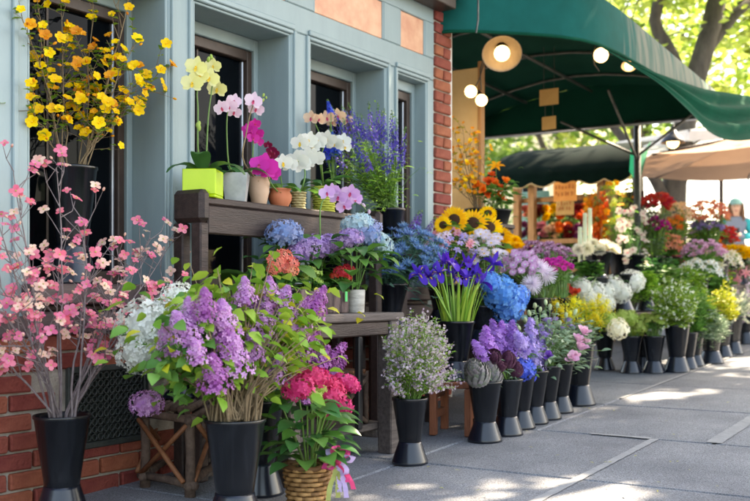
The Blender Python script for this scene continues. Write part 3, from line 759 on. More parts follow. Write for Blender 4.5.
# ================================================================ person far along the pavement
def person():
    b = V((16.8, .87, gz(16.8))); rt = root('person', b, 'person in teal sleeved top, grey vest and cap looking down at their hands', 'person')
    f = V((-.95, -.25, 0)).normalized(); r = V((f.y, -f.x, 0)); 
    def W(x, y, z): return r*x+f*y+UP*z
    me = bpy.data.meshes.new('body')
    J = {'pel': (0, 0, .92, .125), 'wst': (0, .01, 1.08, .115), 'cht': (0, .0, 1.28, .14), 'nck': (0, .01, 1.43, .06), 'hd0': (0, .03, 1.50, .06), 'hd1': (0, .045, 1.57, .088), 'hd2': (0, .03, 1.65, .085),
         'ls': (-.17, 0, 1.37, .065), 'le': (-.25, .0, 1.11, .05), 'lw': (-.08, .2, 1.10, .034), 'lh': (-.03, .26, 1.14, .032),
         'rs': (.17, 0, 1.37, .065), 're': (.25, .0, 1.11, .05), 'rw': (.09, .2, 1.12, .034), 'rh': (.04, .27, 1.16, .032),
         'lp': (-.09, 0, .86, .1), 'lk': (-.1, .03, .48, .07), 'la': (-.1, -.01, .08, .045), 'lt': (-.11, .14, .03, .035),
         'rp': (.09, 0, .86, .1), 'rk': (.1, .03, .48, .07), 'ra': (.1, -.01, .08, .045), 'rt': (.11, .14, .03, .035)}
    ks = list(J); E_ = [('pel', 'wst'), ('wst', 'cht'), ('cht', 'nck'), ('nck', 'hd0'), ('hd0', 'hd1'), ('hd1', 'hd2'), ('cht', 'ls'), ('ls', 'le'), ('le', 'lw'), ('lw', 'lh'), ('cht', 'rs'), ('rs', 're'), ('re', 'rw'), ('rw', 'rh'),
                        ('pel', 'lp'), ('lp', 'lk'), ('lk', 'la'), ('la', 'lt'), ('pel', 'rp'), ('rp', 'rk'), ('rk', 'ra'), ('ra', 'rt')]
    me.from_pydata([tuple(W(*J[k][:3])) for k in ks], [(ks.index(a), ks.index(c)) for a, c in E_], [])
    o = part('body', me, rt)
    sk = o.modifiers.new('skin', 'SKIN'); ss = o.modifiers.new('sub', 'SUBSURF'); ss.levels = 2; ss.render_levels = 2
    for i, k in enumerate(ks):
        sv = me.skin_vertices[0].data[i]; sv.radius = (J[k][3], J[k][3]); sv.use_root = (k == 'pel')
    # clothing colours by height along the body
    m = bpy.data.materials.new('skin_and_clothes'); m.use_nodes = True; nt = m.node_tree; N = nt.nodes; LK = nt.links
    tc = N.new('ShaderNodeTexCoord'); sx = N.new('ShaderNodeSeparateXYZ'); LK.new(tc.outputs['Object'], sx.inputs[0])
    rp = N.new('ShaderNodeValToRGB'); mr = N.new('ShaderNodeMapRange'); mr.inputs[2].default_value = 1.75; LK.new(sx.outputs['Z'], mr.inputs[0]); LK.new(mr.outputs[0], rp.inputs[0])
    rp.color_ramp.interpolation = 'CONSTANT'; e = rp.color_ramp.elements
    e[0].position = 0; e[0].color = (*L((30, 26, 26)), 1); e[1].position = .045; e[1].color = (*L((62, 58, 66)), 1)
    for pos, c in ((.56, (120, 124, 140)), (.815, (208, 160, 134))):
        x = e.new(pos); x.color = (*L(c), 1)
    LK.new(rp.outputs[0], N['Principled BSDF'].inputs['Base Color']); N['Principled BSDF'].inputs['Roughness'].default_value = .8
    me.materials.append(m)
    teal = mat('teal_cloth', (0, 140, 150), (10, 156, 164), rough=.8, mode='noise')
    for s_ in ('l', 'r'):
        q = MB(); sh, eb, wr = (W(*J[s_+k][:3]) for k in ('s', 'e', 'w')); q.tube([sh+UP*.01, sh.lerp(eb, .5), eb, eb.lerp(wr, .5), eb.lerp(wr, .85)], [.085, .075, .066, .058, .052], n=10, cap=True); part('sleeve', q.mesh('sleeve', teal), rt)
        q = MB(); h = W(*J[s_+'h'][:3]); mskin = mat('skin', (208, 160, 134), (214, 168, 142), rough=.6)
        for k in range(4):
            a = h+r*(k-1.5)*.018*(1 if s_ == 'l' else -1); q.tube([a, a+f*.035-UP*.01, a+f*.05-UP*.03, a+f*.045-UP*.05], [.011, .010, .009, .007], n=6, cap=True)
        tb = h+r*(.035 if s_ == 'l' else -.035)
        q.tube([tb, tb+f*.03+UP*.005, tb+f*.05], [.012, .011, .008], n=6, cap=True); part('fingers', q.mesh('fingers', mskin), rt)
    q = MB(); q.ball(W(0, .02, 1.655), (.108, .108, .085), 14, 8); q.tube([W(-.08, .10, 1.635), W(0, .17, 1.625), W(.08, .10, 1.635)], .018, n=6); part('cap', q.mesh('cap', mat('cap_cloth', (120, 160, 158), (134, 170, 166), rough=.9, mode='noise')), rt)
    q = MB()
    for k in range(9):
        a = -1.9+3.8*k/8; c = V((math.sin(a)*.1, -math.cos(a)*.1, 0))
        q.tube([W(c.x*.95, c.y*.95+.02, 1.64), W(c.x*1.05, c.y+.02, 1.52), W(c.x*1.15, c.y*1.0+.02, 1.38), W(c.x*1.05, c.y+.03, 1.28)], [.03, .034, .03, .012], n=6, cap=True)
    part('hair', q.mesh('hair', mat('brown_hair', (96, 62, 42), (120, 82, 56), rough=.6, mode='noise')), rt)
    q = MB(); q.petal(T(W(0, .125, 1.565))@align(f), .03, .03, 1.2, 1.2); 
    for s_ in (-1, 1): q.ball(W(.033*s_, .122, 1.585), (.012, .012, .008), 6, 4, 1)
    q.ball(W(0, .135, 1.555), (.012, .016, .022), 8, 5, 0); q.tube([W(-.025, .12, 1.515), W(0, .127, 1.512), W(.025, .12, 1.515)], .007, n=5, mi=2)
    part('face', q.mesh('face', [MATS['skin'], m_black, mat('lips', (170, 90, 90))]), rt)
    q = MB(); q.box((-.06, -.005, -.09), (.06, .005, .09)); M_ = T(W(0, .3, 1.17))@align(UP*.6-f)
    rt2 = root('phone', b+W(0, .3, 1.17), 'small dark phone held in the hands of the person in teal', 'phone'); o = part('case', q.mesh('case', m_black), rt2); o.rotation_euler = (-.5, 0, math.atan2(f.y, f.x)-PI/2)
    o.scale = (.7, .7, .7)
person()

# ================================================================ flower material palette
g_stem = leaf_m('green_stem', (74, 112, 50), (104, 138, 66), trans=0)
g_brown = mat('woody_stem', (108, 90, 66), (140, 120, 92), rough=.8, mode='noise', scale=40, bump=.3, bscale=120)
g_grey = mat('grey_twig', (112, 98, 100), (150, 136, 134), rough=.8, mode='noise', scale=40, bump=.3, bscale=120)
lf_mid = leaf_m('leaf_mid', (60, 116, 48), (108, 158, 70))
lf_dark = leaf_m('leaf_dark', (38, 90, 46), (72, 124, 62), rough=.35)
lf_bright = leaf_m('leaf_bright', (98, 156, 48), (164, 194, 76))
lf_yel = leaf_m('leaf_yellow_green', (150, 172, 40), (206, 200, 60))
lf_grey = leaf_m('leaf_grey_green', (112, 142, 112), (150, 172, 140))
lf_blue = leaf_m('leaf_blue_green', (66, 112, 96), (104, 146, 122))
pm = petal_m
W_WHITE = pm('white_petal', (222, 226, 214), (242, 242, 236))
W_CREAM = pm('cream_petal', (232, 224, 196), (244, 238, 220))
W_LILAC = pm('lilac_petal', (184, 120, 190), (222, 174, 218))
W_LILAC2 = pm('lilac_deep', (156, 78, 158), (198, 132, 194))
W_PINK = pm('pink_petal', (224, 120, 150), (240, 168, 180))
W_HOT = pm('hot_pink', (206, 40, 104), (232, 84, 136))
W_DOG = pm('dogwood_pink', (218, 72, 114), (242, 146, 164))
W_DOG2 = pm('dogwood_salmon', (232, 160, 150), (242, 212, 190))
W_YEL = pm('golden_petal', (238, 178, 10), (252, 212, 34))
W_ORY = pm('amber_petal', (226, 130, 24), (240, 170, 40))
W_SUN = pm('sunflower_petal', (246, 172, 6), (254, 204, 24))
W_BLUE = pm('sky_blue_petal', (44, 128, 214), (120, 182, 234))
W_HB = pm('royal_blue_petal', (52, 80, 206), (100, 120, 226))
W_IRIS = pm('iris_petal', (56, 26, 160), (96, 54, 196))
W_MAG = pm('magenta_petal', (196, 20, 140), (222, 56, 170))
W_PLUM = pm('plum_petal', (110, 26, 78), (160, 64, 126))
W_VAR = pm('variegated_mauve', (150, 74, 130), (226, 192, 214))
W_PALEP = pm('pale_pink_petal', (226, 192, 214), (240, 218, 230))
W_LAV = pm('lavender_petal', (150, 128, 204), (196, 176, 224))
W_PURP = pm('violet_petal', (86, 52, 150), (132, 86, 186))
W_DELPH = pm('larkspur_petal', (64, 52, 150), (110, 92, 190))
W_RED = pm('red_petal', (196, 36, 44), (222, 70, 66))
W_ORG = pm('orange_petal', (234, 96, 34), (246, 140, 56))
W_CORAL = pm('coral_petal', (228, 116, 96), (240, 156, 128))
W_PEACH = pm('peach_petal', (236, 188, 148), (246, 216, 186))
W_YG = pm('yellow_phal', (226, 222, 130), (240, 238, 178))
W_GREENF = pm('green_bloom', (150, 184, 74), (190, 210, 120))
W_GOLD = pm('goldenrod', (214, 196, 20), (236, 222, 60))
W_HBLU = pm('hydrangea_blue', (112, 138, 196), (164, 168, 206))
W_HPUR = pm('hydrangea_mauve', (158, 122, 192), (206, 170, 214))
W_ERY = pm('eryngium_blue', (66, 112, 172), (132, 164, 200))
W_DRED = pm('dark_red_mum', (110, 20, 34), (150, 40, 44))
m_disc = mat('seed_disc', (48, 26, 12), (76, 44, 18), rough=.9, mode='noise', scale=60, bump=.6)
m_yc = mat('yellow_centre', (226, 180, 40), (236, 200, 70), rough=.8)
m_lip = petal_m('orchid_lip', (196, 50, 110), (220, 90, 130))
m_gknob = mat('green_knob', (150, 160, 70), (170, 176, 90), rough=.8)
m_arti = leaf_m('artichoke_scale', (104, 114, 96), (146, 134, 142), trans=.05)
m_artp = leaf_m('artichoke_purple', (78, 40, 62), (110, 64, 86), trans=.05)
m_moss = mat('moss', (92, 96, 40), (140, 132, 60), rough=.95, mode='island')
m_soil = mat('soil', (44, 34, 26), (66, 52, 40), rough=.95, mode='noise', scale=40, bump=.6)

# ================================================================ bloom prototypes (unit size, facing +Z)
def fib(n, zmin=-1., zmax=1.):
    for i in range(n):
        z = zmax-(zmax-zmin)*(i+.5)/n; r = math.sqrt(max(0, 1-z*z)); a = i*2.39996+U(-.2, .2)
        yield V((r*math.cos(a), r*math.sin(a), z))
def rnd_tilt(d, k): return (V(d)+V((U(-k, k), U(-k, k), U(-k, k)))).normalized()
def hydrangea(m, n=150, fr=.105, flat=.72, np=4, core=True, zmin=-.8):
    q = MB()
    if core: q.ball((0, 0, -.03), (.36, .36, .36*flat), 10, 6)
    for d in fib(n, zmin):
        k = U(.43, .52); p = V((d.x*k, d.y*k, d.z*k*flat)); q.floret(T(p)@align(rnd_tilt(d, .35), U(0, 6)), fr*U(.85, 1.15), np)
    return q.mesh('flower_head', m)
def panicle(m, n=150, rb=.30, fr=.07, np=4, lump=.25, budm=None, core=True):
    q = MB(); nb = 0
    for i in range(n):
        t = ((i+.5)/n)**.8; a = i*2.39996; r = rb*(1-t)**.75*(1+lump*math.sin(t*19+a))+.03
        p = V((r*math.cos(a), r*math.sin(a), t)); d = V((math.cos(a), math.sin(a), .2+t))
        q.floret(T(p)@align(rnd_tilt(d, .4), U(0, 6)), fr*(1.1-.45*t)*U(.8, 1.15), np, 1 if budm and t > .72 else 0)
    if not core:
        q.tube([(0, 0, 0), (0, 0, .5), (.02, 0, 1)], .02, .01, 5)
        for k in range(16):
            a = k*2.4; t = .05+k/17; r = rb*(1-t)**.75*1.1; q.tube([(0, 0, t*.9), (r*math.cos(a), r*math.sin(a), t+.03)], .012, .006, 3)
    for k in range(6 if core else 0):
        t = k/6; q.ball((0, 0, t+.06), (rb*.5*(1-t)**.7,)*2+(.1,), 7, 4)
    return q.mesh('flower_spike', [m, budm] if budm else m)
def spike(m, lm=None, n=44, r=.085, fr=.075, np=5):
    q = MB(); q.tube([(0, 0, 0), (0, 0, 1.04)], .014, .006, 5, 1)
    for i in range(n):
        t = (i+.5)/n; a = i*2.39996; rr = r*(1-.75*t); p = V((rr*math.cos(a), rr*math.sin(a), .12+.9*t))
        q.floret(T(p)@align(rnd_tilt((math.cos(a), math.sin(a), .5), .3), U(0, 6)), fr*(1.05-.7*t), np, 0 if t < .85 else 1, .5)
    return q.mesh('flower_spike', [m, lm or g_stem])
def daisy(layers, m, cm=None, cr_=.12, dome=.5, n=2, tip=.25, peak=.6):
    q = MB()
    for (np, Ln, W, e, e1, base, z) in layers:
        o = U(0, 1)
        for k in range(np):
            a = 2*PI*(k+o+U(-.15, .15))/np; q.petal(T((0, 0, z))@RZ(a), Ln*U(.9, 1.05), W, e+U(-.08, .08), e1+U(-.1, .1), n, .25, tip, peak, 0, base)
    if cm: q.ball((0, 0, .0), (cr_, cr_, cr_*dome), 12, 6, 1)
    return q.mesh('flower_head', [m, cm] if cm else m)
def mum(m, n1=20): return daisy([(n1, .46, .12, -.15, .25, .05, -.02), (n1, .44, .12, .15, .5, .04, 0), (n1-4, .36, .11, .45, .8, .03, .02), (n1-8, .26, .1, .8, 1.2, .02, .04), (7, .18, .09, 1.2, 1.6, .01, .05)], m)
def spider(m): return daisy([(26, .5, .045, -.35, -.5, .02, -.02), (26, .5, .045, -.05, .1, .02, 0), (24, .46, .045, .3, .5, .02, .02), (18, .38, .045, .7, 1.0, .02, .03), (10, .28, .045, 1.1, 1.4, .01, .04)], m, tip=.5, peak=.8)
def phal(m, lip=None, up=1.):
    q = MB()
    for a, Ln, W, z in ((90, .5, .34, 0), (215, .48, .34, 0), (325, .48, .34, 0)): q.petal(T((0, 0, z))@RZ(math.radians(a)), Ln, W, .02, .12, 3, .12, .22, .55)
    for a in (12, 168): q.petal(T((0, 0, .02))@RZ(math.radians(a)), .5, .56, .0, .1, 3, .1, .45, .5)
    q.petal(T((0, 0, .02))@RZ(math.radians(270)), .22, .16, .7, .1, 2, .3, .2, .5, 1)
    for a in (235, 305): q.petal(T((0, 0, .02))@RZ(math.radians(a)), .14, .12, .9, 1.3, 2, .3, .4, .5, 1)
    q.ball((0, .02, .05), .04, 6, 4, 1)
    return q.mesh('blossom', [m, lip or m_lip])
def dogwood(m):
    q = MB(); o = U(0, 1)
    for k in range(4): q.petal(RZ(PI/2*k+o+U(-.1, .1)), .5, .44, .35, -.05, 3, .2, .45, .6)
    q.ball((0, 0, .06), .07, 6, 4, 1); return q.mesh('blossom', [m, m_gknob])
def cup5(m, e=.7, np=5, W=.46):
    q = MB()
    for k in range(np): q.petal(RZ(2*PI*k/np+U(-.1, .1)), .52, W, e, e*.3, 3, .3, .5, .65)
    q.ball((0, 0, .08), (.05, .05, .12), 6, 4, 1); return q.mesh('blossom', [m, m_yc])
def rose(m, n=16):
    q = MB()
    for i in range(n):
        t = i/(n-1); a = i*2.4; q.petal(T((0, 0, .0))@RZ(a), .30+.22*t, .24+.2*t, 1.45-.75*t, 1.7-1.45*t*t, 3, .45, .6, .7, 0, .02+.06*t)
    return q.mesh('flower_head', m)
def lily(m, L_=.56, W=.19):
    q = MB()
    for k in range(6): q.petal(RZ(PI/3*k), L_, W*(1.2 if k % 2 else .9), .95, -.35, 4, .2, .05, .5)
    for k in range(5): q.tube([(0, 0, .05), (.06*math.cos(k*1.26), .06*math.sin(k*1.26), .3)], .008, n=4, mi=1)
    return q.mesh('blossom', [m, m_yc])
def irisf(m):
    q = MB()
    for k in range(3):
        a = 2*PI*k/3; q.petal(T((0, 0, .05))@RZ(a), .62, .27, .75, -1.05, 5, .2, .4, .68)
        q.petal(T((0, 0, .075))@RZ(a), .34, .06, .78, -.25, 3, .2, .2, .5, 1)
        q.petal(RZ(a+PI/3), .58, .17, 1.25, 1.0, 4, -.3, .2, .6)
        q.petal(T((0, 0, .06))@RZ(a+.15), .34, .12, 1.0, .4, 3, .3, .5, .6)
    return q.mesh('blossom', [m, m_yc])
def eryng(m):
    q = MB(); q.ball((0, 0, .13), (.10, .10, .14), 7, 5, 0)
    for k in range(13): q.petal(RZ(2*PI*k/13), U(.42, .6), .11, .2+U(-.3, .4), .6, 2, .1, .03, .35)
    return q.mesh('flower_head', m)
def artichoke(m):
    q = MB(); q.ball((0, 0, .42), (.32, .32, .40), 12, 8)
    for r in range(10):
        t = r/9; z = .04+.72*t; rad = .42*math.sin(PI*(.26+.64*t)); n = int(15-8*t)
        for k in range(n): q.petal(T((0, 0, z))@RZ(2*PI*(k+.5*(r % 2))/n), .21, .19, .8+.55*t, 1.35+.5*t, 3, .3, .1, .4, 0, rad*.98)
    return q.mesh('flower_head', m)
def bud(m):
    q = MB(); q.ball((0, 0, .4), (.26, .26, .45), 8, 6); return q.mesh('bud', m)
def leafmesh(m, Ln=1., W=.45, e0=.5, e1=-.5, n=4, cup=.25, peak=.4, tip=.03):
    q = MB(); q.petal(Matrix(), Ln, W, e0, e1, n, cup, tip, peak); return q.mesh('leaf', m)
PRO = {}
def pro(key, fn, k=3):
    if key not in PRO: PRO[key] = [fn() for _ in range(k)]
    return PRO[key]

# ================================================================ buckets
m_bucket = mat('black_bucket_plastic', (13, 16, 21), (40, 44, 50), rough=.24, mode='noise', scale=14, contrast=(.5, .85), spec=.5, objvar=.25, bump=.04, bscale=40, stretch=(1.5, 1.5, .25))
m_foot = mat('bucket_foot_sky_tint', (12, 17, 26), (22, 31, 46), rough=.26, mode='noise', scale=9, spec=.55, objvar=.2, contrast=(.35, .85), stretch=(1, 1, .2))  # blue tint puts the reflected sky into the colour of the black plastic
BK = {}
def bucket(p, R, H, label, foot=.33, lean=0., name='flower_bucket', group=None):
    key = (round(R, 3), round(H, 3), round(foot, 2))
    if key not in BK:
        zf = foot*H; q = MB()
        q.lathe([(.60*R, zf-.004), (.62*R, zf), (.66*R, zf+.12*(H-zf)), (.97*R, H-.012), (1.0*R, H-.010), (1.0*R, H), (.965*R, H), (.955*R, H-.014), (.64*R, zf+.12*(H-zf)), (.6*R, zf+.02), (0, zf+.02)], 32)
        b = q.mesh('body', m_bucket)
        q = MB(); q.lathe([(1.0*R, .0), (1.02*R, .003), (1.0*R, .012), (.66*R, zf*.93), (.645*R, zf), (.60*R, zf+.001)], 32); f = q.mesh('foot', m_foot)
        q = MB(); q.lathe([(1.0*R, H-.012), (1.014*R, H-.010), (1.015*R, H-.003), (1.0*R, H+.001), (.985*R, H-.001)], 32); l = q.mesh('lip', m_bucket)
        q = MB(); q.lathe([(.82*R, zf+.56*(H-zf)), (.846*R, zf+.565*(H-zf)), (.846*R, zf+.585*(H-zf)), (.82*R, zf+.6*(H-zf))], 32); h = q.mesh('hoop', m_bucket)
        BK[key] = (b, f, l)
    rt = root(name, p, label, 'bucket', group, rz=U(0, 6))
    for nm, me in zip(('body', 'foot', 'lip'), BK[key]): part(nm, me, rt)
    return V(p)+V((0, 0, H))

# ================================================================ bunches
def dome(C, rx, ry, rz, n, size, zmin=-.1, jit=.12):
    out = []
    for d in fib(n, zmin):
        k = U(.85, 1.05)
        out.append((V(C)+V((d.x*rx*k, d.y*ry*k, d.z*rz*k))+V((U(-1, 1)*rx, U(-1, 1)*ry, U(-1, 1)*rz))*jit, size*U(.85, 1.15)))
    return out
def pxh(lst, y, jit=.05, k=1.):
    out = []
    for h in lst:
        p = P(h[0], h[1], y+U(-jit, jit)); s_ = h[2]/sc(p)*k; out.append((p, s_))
    return out
def bunch(name, label, cat, base, heads, meshes, hname, R=.06, deep=.2, stem=None, sr=.003, leaf=None, lsz=.07, lW=.45, lper=3, lmin=.3, extra=None,
          face=.25, length=False, group=None, smooth=.5, fill=0, fillr=None, big=False, e0=.6, e1=-.4, rt=None, off=0., spread=.8):
    base = V(base); b0 = base-V((0, 0, deep))
    if rt is None: rt = root(name, b0, label, cat, group)
    o0 = V(rt.location)
    st = MB(); lv = MB()
    for h in heads:
        p, s_ = h[0], h[1]; me = RN.choice(meshes) if len(h) < 3 else RN.choice(h[2])
        hor = V((p.x-base.x, p.y-base.y, 0)); k = min(1, R*spread/max(hor.length, 1e-4))
        m1 = base+hor*k*U(.6, 1.)+V((U(-1, 1), U(-1, 1), 0))*R*.15; a = V((base.x, base.y, b0.z+.02))+V((U(-1, 1), U(-1, 1), 0))*R*.35
        d = (p-base+V((0, 0, deep*1.0)))
        d.normalize(); d = (d+tocam(p)*face).normalized(); d = rnd_tilt(d, .18)
        end = p-d*(s_*(off if not length else 0)) 
        m2 = m1.lerp(end, .55)+V((0, 0, .08*(end-m1).length))
        pts = [a, m1, m2, end]; st.tube(pts, sr, sr*.7, n=5)
        part(hname, me, rt, T(end-o0)@align(d, U(0, 6))@S(s_))
        if leaf:
            for _ in range(lper):
                t = U(lmin, .97); q_ = (m1.lerp(m2, t/.5) if t < .5 else m2.lerp(end, (t-.5)/.5))
                a_ = U(0, 2*PI); M = T(q_)@RZ(a_); lv.petal(M@Matrix.Rotation(U(-.7, .7), 4, 'X'), lsz*U(.6, 1.2), lsz*lW*U(.8, 1.2), e0+U(-.6, .5), e1+U(-.4, .3), 3, .22, .06, .42)
    if fill:
        C, rr = fillr; C = V(C)
        for _ in range(fill):
            d = V((RN.gauss(0, .5), RN.gauss(0, .5), RN.gauss(0, .5))); q_ = C+V((d.x*rr[0], d.y*rr[1], d.z*rr[2]))
            dd = (q_-base); a_ = math.atan2(dd.y, dd.x)+U(-.9, .9)
            lv.petal(T(q_)@RZ(a_)@Matrix.Rotation(U(-.8, .8), 4, 'X'), lsz*U(.6, 1.2), lsz*lW*U(.8, 1.2), e0+U(-.7, .5), e1+U(-.4, .4), 3, .22, .06, .42)
            if RN.random() < .25: st.tube([base+V((U(-1, 1), U(-1, 1), 0))*R*.6, base.lerp(q_, .6)+V((0, 0, .03)), q_], sr*.8, sr*.4, n=4)
    if st.f: wpart('stems', st, stem or g_stem, rt, kind='stuff')
    if lv.f: wpart('foliage', lv, leaf, rt, kind='stuff')
    return rt
def sprays(name, label, cat, base, tips, R=.06, deep=.2, stem=None, leaf=None, lsz=.03, lW=.3, per=26, flm=None, fls=.006, fper=0, np=4, sr=.0022, group=None, lo=.3, wob=.03, e0=.5, e1=.1, droop=0., side=0):
    """many fine stems carrying tiny leaves and, if asked, tiny flowers"""
    base = V(base); b0 = base-V((0, 0, deep)); rt = root(name, b0, label, cat, group)
    st = MB(); lv = MB(); fl = MB()
    for p in tips:
        p = V(p); hor = V((p.x-base.x, p.y-base.y, 0)); k = min(1, R*.8/max(hor.length, 1e-4))
        m1 = base+hor*k*U(.3, 1.); a = V((base.x, base.y, b0.z+.02))+V((U(-1, 1), U(-1, 1), 0))*R*.35
        m2 = m1.lerp(p, .55)+V((0, 0, .1*(p-m1).length))+V((U(-wob, wob), U(-wob, wob), 0)); p = p-V((0, 0, droop))
        def at_(t): return m1*(1-t)**2+m2*2*t*(1-t)+p*t*t
        st.tube([a]+[at_(i/4) for i in range(5)], sr, sr*.45, n=4)
        for i in range(per):
            t = lo+(1-lo)*U(0, 1); q_ = at_(t); ln = lsz*U(.6, 1.2)*(1.1-.4*t)
            lv.petal(T(q_)@RZ(U(0, 2*PI))@Matrix.Rotation(U(-.8, .8), 4, 'X'), ln, ln*lW, e0+U(-.4, .5), e1+U(-.3, .3), 2, .2, .05, .45)
        for i in range(fper):
            t = lo+.1+(.9-lo)*U(0, 1)**.8; q_ = at_(min(1, t))+V((RN.gauss(0, 1), RN.gauss(0, 1), RN.gauss(0, .6)))*side
            fl.floret(T(q_)@align(V((U(-1, 1), U(-1, 1), U(-.3, 1)))), fls*U(.7, 1.3), np, 0, .3)
    wpart('stems', st, stem or g_stem, rt, kind='stuff')
    if lv.f: wpart('foliage', lv, leaf, rt, kind='stuff')
    if fl.f: wpart('tiny_flowers', fl, flm, rt, kind='stuff')
    return rt
def domepts(C, rx, ry, rz, n, zmin=-.2, inner=.55):
    out = []
    for d in fib(n, zmin):
        k = U(inner, 1.05); out.append(V(C)+V((d.x*rx*k, d.y*ry*k, d.z*rz*k)))
    return out

# ================================================================ branch bunches
def branches(name, label, cat, base, tips, meshes, size, hname='blossom', R=.07, deep=.25, r0=.006, stem=None, twigs=6, tl=.12, leaf=None, lsz=.03, lW=.8, lper=2, lo=.4, per=(1, 2), buds=None, thick=()):
    base = V(base); b0 = base-V((0, 0, deep)); rt = root(name, b0, label, cat); o0 = b0.copy()
    st = MB(); lv = MB()
    for ti, p in enumerate(tips):
        p = V(p); hor = V((p.x-base.x, p.y-base.y, 0)); k = min(1, R*.8/max(hor.length, 1e-4))
        m1 = base+hor*k*U(.3, 1.); a = V((base.x, base.y, b0.z+.02))+V((U(-1, 1), U(-1, 1), 0))*R*.3
        m2 = m1.lerp(p, .5)+V((U(-.03, .03), U(-.03, .03), .12*(p-m1).length))
        def at_(t): return m1*(1-t)**2+m2*2*t*(1-t)+p*t*t
        rr = r0*(1.8 if ti in thick else 1)
        pts = [a]+[at_(i/7)+V((U(-1, 1), U(-1, 1), U(-1, 1)))*.006 for i in range(8)]
        st.tube(pts, rr, rr*.3, n=6)
        def bloom(q_, d):
            part(hname, RN.choice(meshes), rt, T(q_-o0)@align((d*.8+tocam(q_)*.9+UP*.3).normalized(), U(0, 6))@S(size*U(.65, 1.15)))
        for j in range(twigs):
            t = lo+(1.02-lo)*(j+U(0, 1))/twigs; t = min(1, t); q0 = at_(t); dd = (at_(min(1, t+.05))-at_(max(0, t-.05))).normalized()
            d = (dd*.55+V((U(-1, 1), U(-.8, .8), U(-.35, .9)))).normalized(); ln = tl*U(.4, 1.1)
            q1 = q0+d*ln*.55+V((U(-1, 1), U(-1, 1), U(-1, 1)))*.01; q2 = q1+(d+V((U(-.4, .4), U(-.4, .4), U(0, .5)))).normalized()*ln*.45
            st.tube([q0, q1, q2], rr*.42, rr*.22, n=4)
            for _ in range(RN.randint(*per)): bloom(q2+V((U(-1, 1), U(-1, 1), U(-1, 1)))*size*.35, d)
            if RN.random() < .5:
                d2 = (d+V((U(-1, 1), U(-1, 1), U(-.5, .8)))).normalized(); q3 = q1+d2*ln*.5; st.tube([q1, q3], rr*.3, rr*.18, n=4)
                if buds and RN.random() < .7: part('bud', RN.choice(buds), rt, T(q3-o0)@align(d2)@S(size*.4))
            if leaf:
                for _ in range(lper):
                    c = q1.lerp(q2, U(-.5, 1.)); lv.petal(T(c)@RZ(U(0, 6.3)), lsz*U(.6, 1.2), lsz*lW, .5+U(-.5, .5), -.2+U(-.3, .3), 3, .25, .2, .55)
    wpart('stems', st, stem or g_grey, rt, kind='stuff')
    if lv.f: wpart('foliage', lv, leaf, rt, kind='stuff')
    return rt

# ---- pink dogwood
gp = G(62, 520); bucket(gp, .098, .37, 'black flared bucket of pink dogwood beside the brick wall')
rim = gp+V((0, 0, .37))
tips = [P(x, y, yy) for x, y, yy in [(14, 172, -.2), (58, 168, -.25), (84, 222, -.3), (150, 240, -.15), (188, 268, -.1), (172, 243, -.12), (12, 245, -.35), (2, 310, -.35), (122, 290, -.25), (96, 262, -.3), (140, 335, -.15), (30, 345, -.38), (-20, 260, -.3), (-25, 330, -.3), (120, 345, -.3), (156, 300, -.2), (20, 300, -.15), (60, 250, -.1), (135, 262, -.1), (-10, 200, -.15)]]
branches('dogwood_branches', 'sprawling grey branches of pink dogwood blossom in front of the window sill', 'branches', rim, tips, pro('dog', lambda: dogwood(W_DOG), 3)+pro('dog2', lambda: dogwood(W_DOG2), 2), .044, twigs=12, tl=.16, lo=.33, r0=.0052, buds=pro('dogbud', lambda: bud(W_DOG2), 1), R=.075)
# ---- golden branches in the bucket on the window sill
sp = V((P(72, 283, .07).x, .07, .82)); bucket(sp, .099, .462, 'tall black flared bucket standing on the window sill')
rim = sp+V((0, 0, .462))
tips = [P(x, y, yy) for x, y, yy in [(128, 0, .0), (42, 20, .05), (22, 20, -.02), (95, -15, .1), (135, 42, -.05), (162, 62, -.05), (150, 85, -.02), (60, 70, .1), (28, 108, -.02), (108, 90, .12), (138, 105, 0), (88, 60, .05), (60, -20, .08), (100, 120, 0)]]
branches('golden_branches', 'arching branches of golden yellow cup flowers in the sill bucket', 'branches', rim, tips, pro('cup', lambda: cup5(W_YEL), 4)+PRO['cup']+pro('cup2', lambda: cup5(W_ORY, .95), 2), .050, twigs=12, tl=.14, lo=.2, r0=.0034, leaf=lf_bright, lsz=.03, lW=.85, lper=3, per=(1, 1), buds=pro('ybud', lambda: bud(W_ORY), 1), stem=g_brown, R=.08, thick=(0, 1))
# ---- rustic stool
A = G(145, 487); B = G(190, 497); C = G(216, 474); Dd = A+C-B
rt = root('stick_stool', (A+C)/2, 'rustic stool of bark covered sticks with crossed braces by the brick wall', 'stool')
HS = .315
for c in (A, B, C, Dd):
    q = MB(); q.tube([c, c+V((.004, 0, HS*.5)), c+V((0, .003, HS))], [.021, .018, .019], n=8, cap=True); wpart('leg', q, m_bark, rt)
for a, b in ((A, B), (B, C), (C, Dd), (Dd, A)):
    d = (b-a).normalized()*.035
    q = MB(); q.tube([a-d+UP*.045, (a+b)/2+UP*.05, b+d+UP*.045], .017, n=7, cap=True); wpart('rail', q, m_bark, rt)
    q = MB(); q.tube([a-d+UP*(HS-.02), (a+b)/2+UP*(HS-.02), b+d+UP*(HS-.02)], .016, n=7, cap=True); wpart('rail', q, m_bark, rt)
    o = (b-a).cross(UP).normalized()*.016
    q = MB(); q.tube([a+UP*.06+o, b+UP*(HS-.04)+o], .010, n=6, cap=True); wpart('brace', q, m_peel, rt)
    q = MB(); q.tube([b+UP*.06+o*2, a+UP*(HS-.04)+o*2], .010, n=6, cap=True); wpart('brace', q, m_peel, rt)
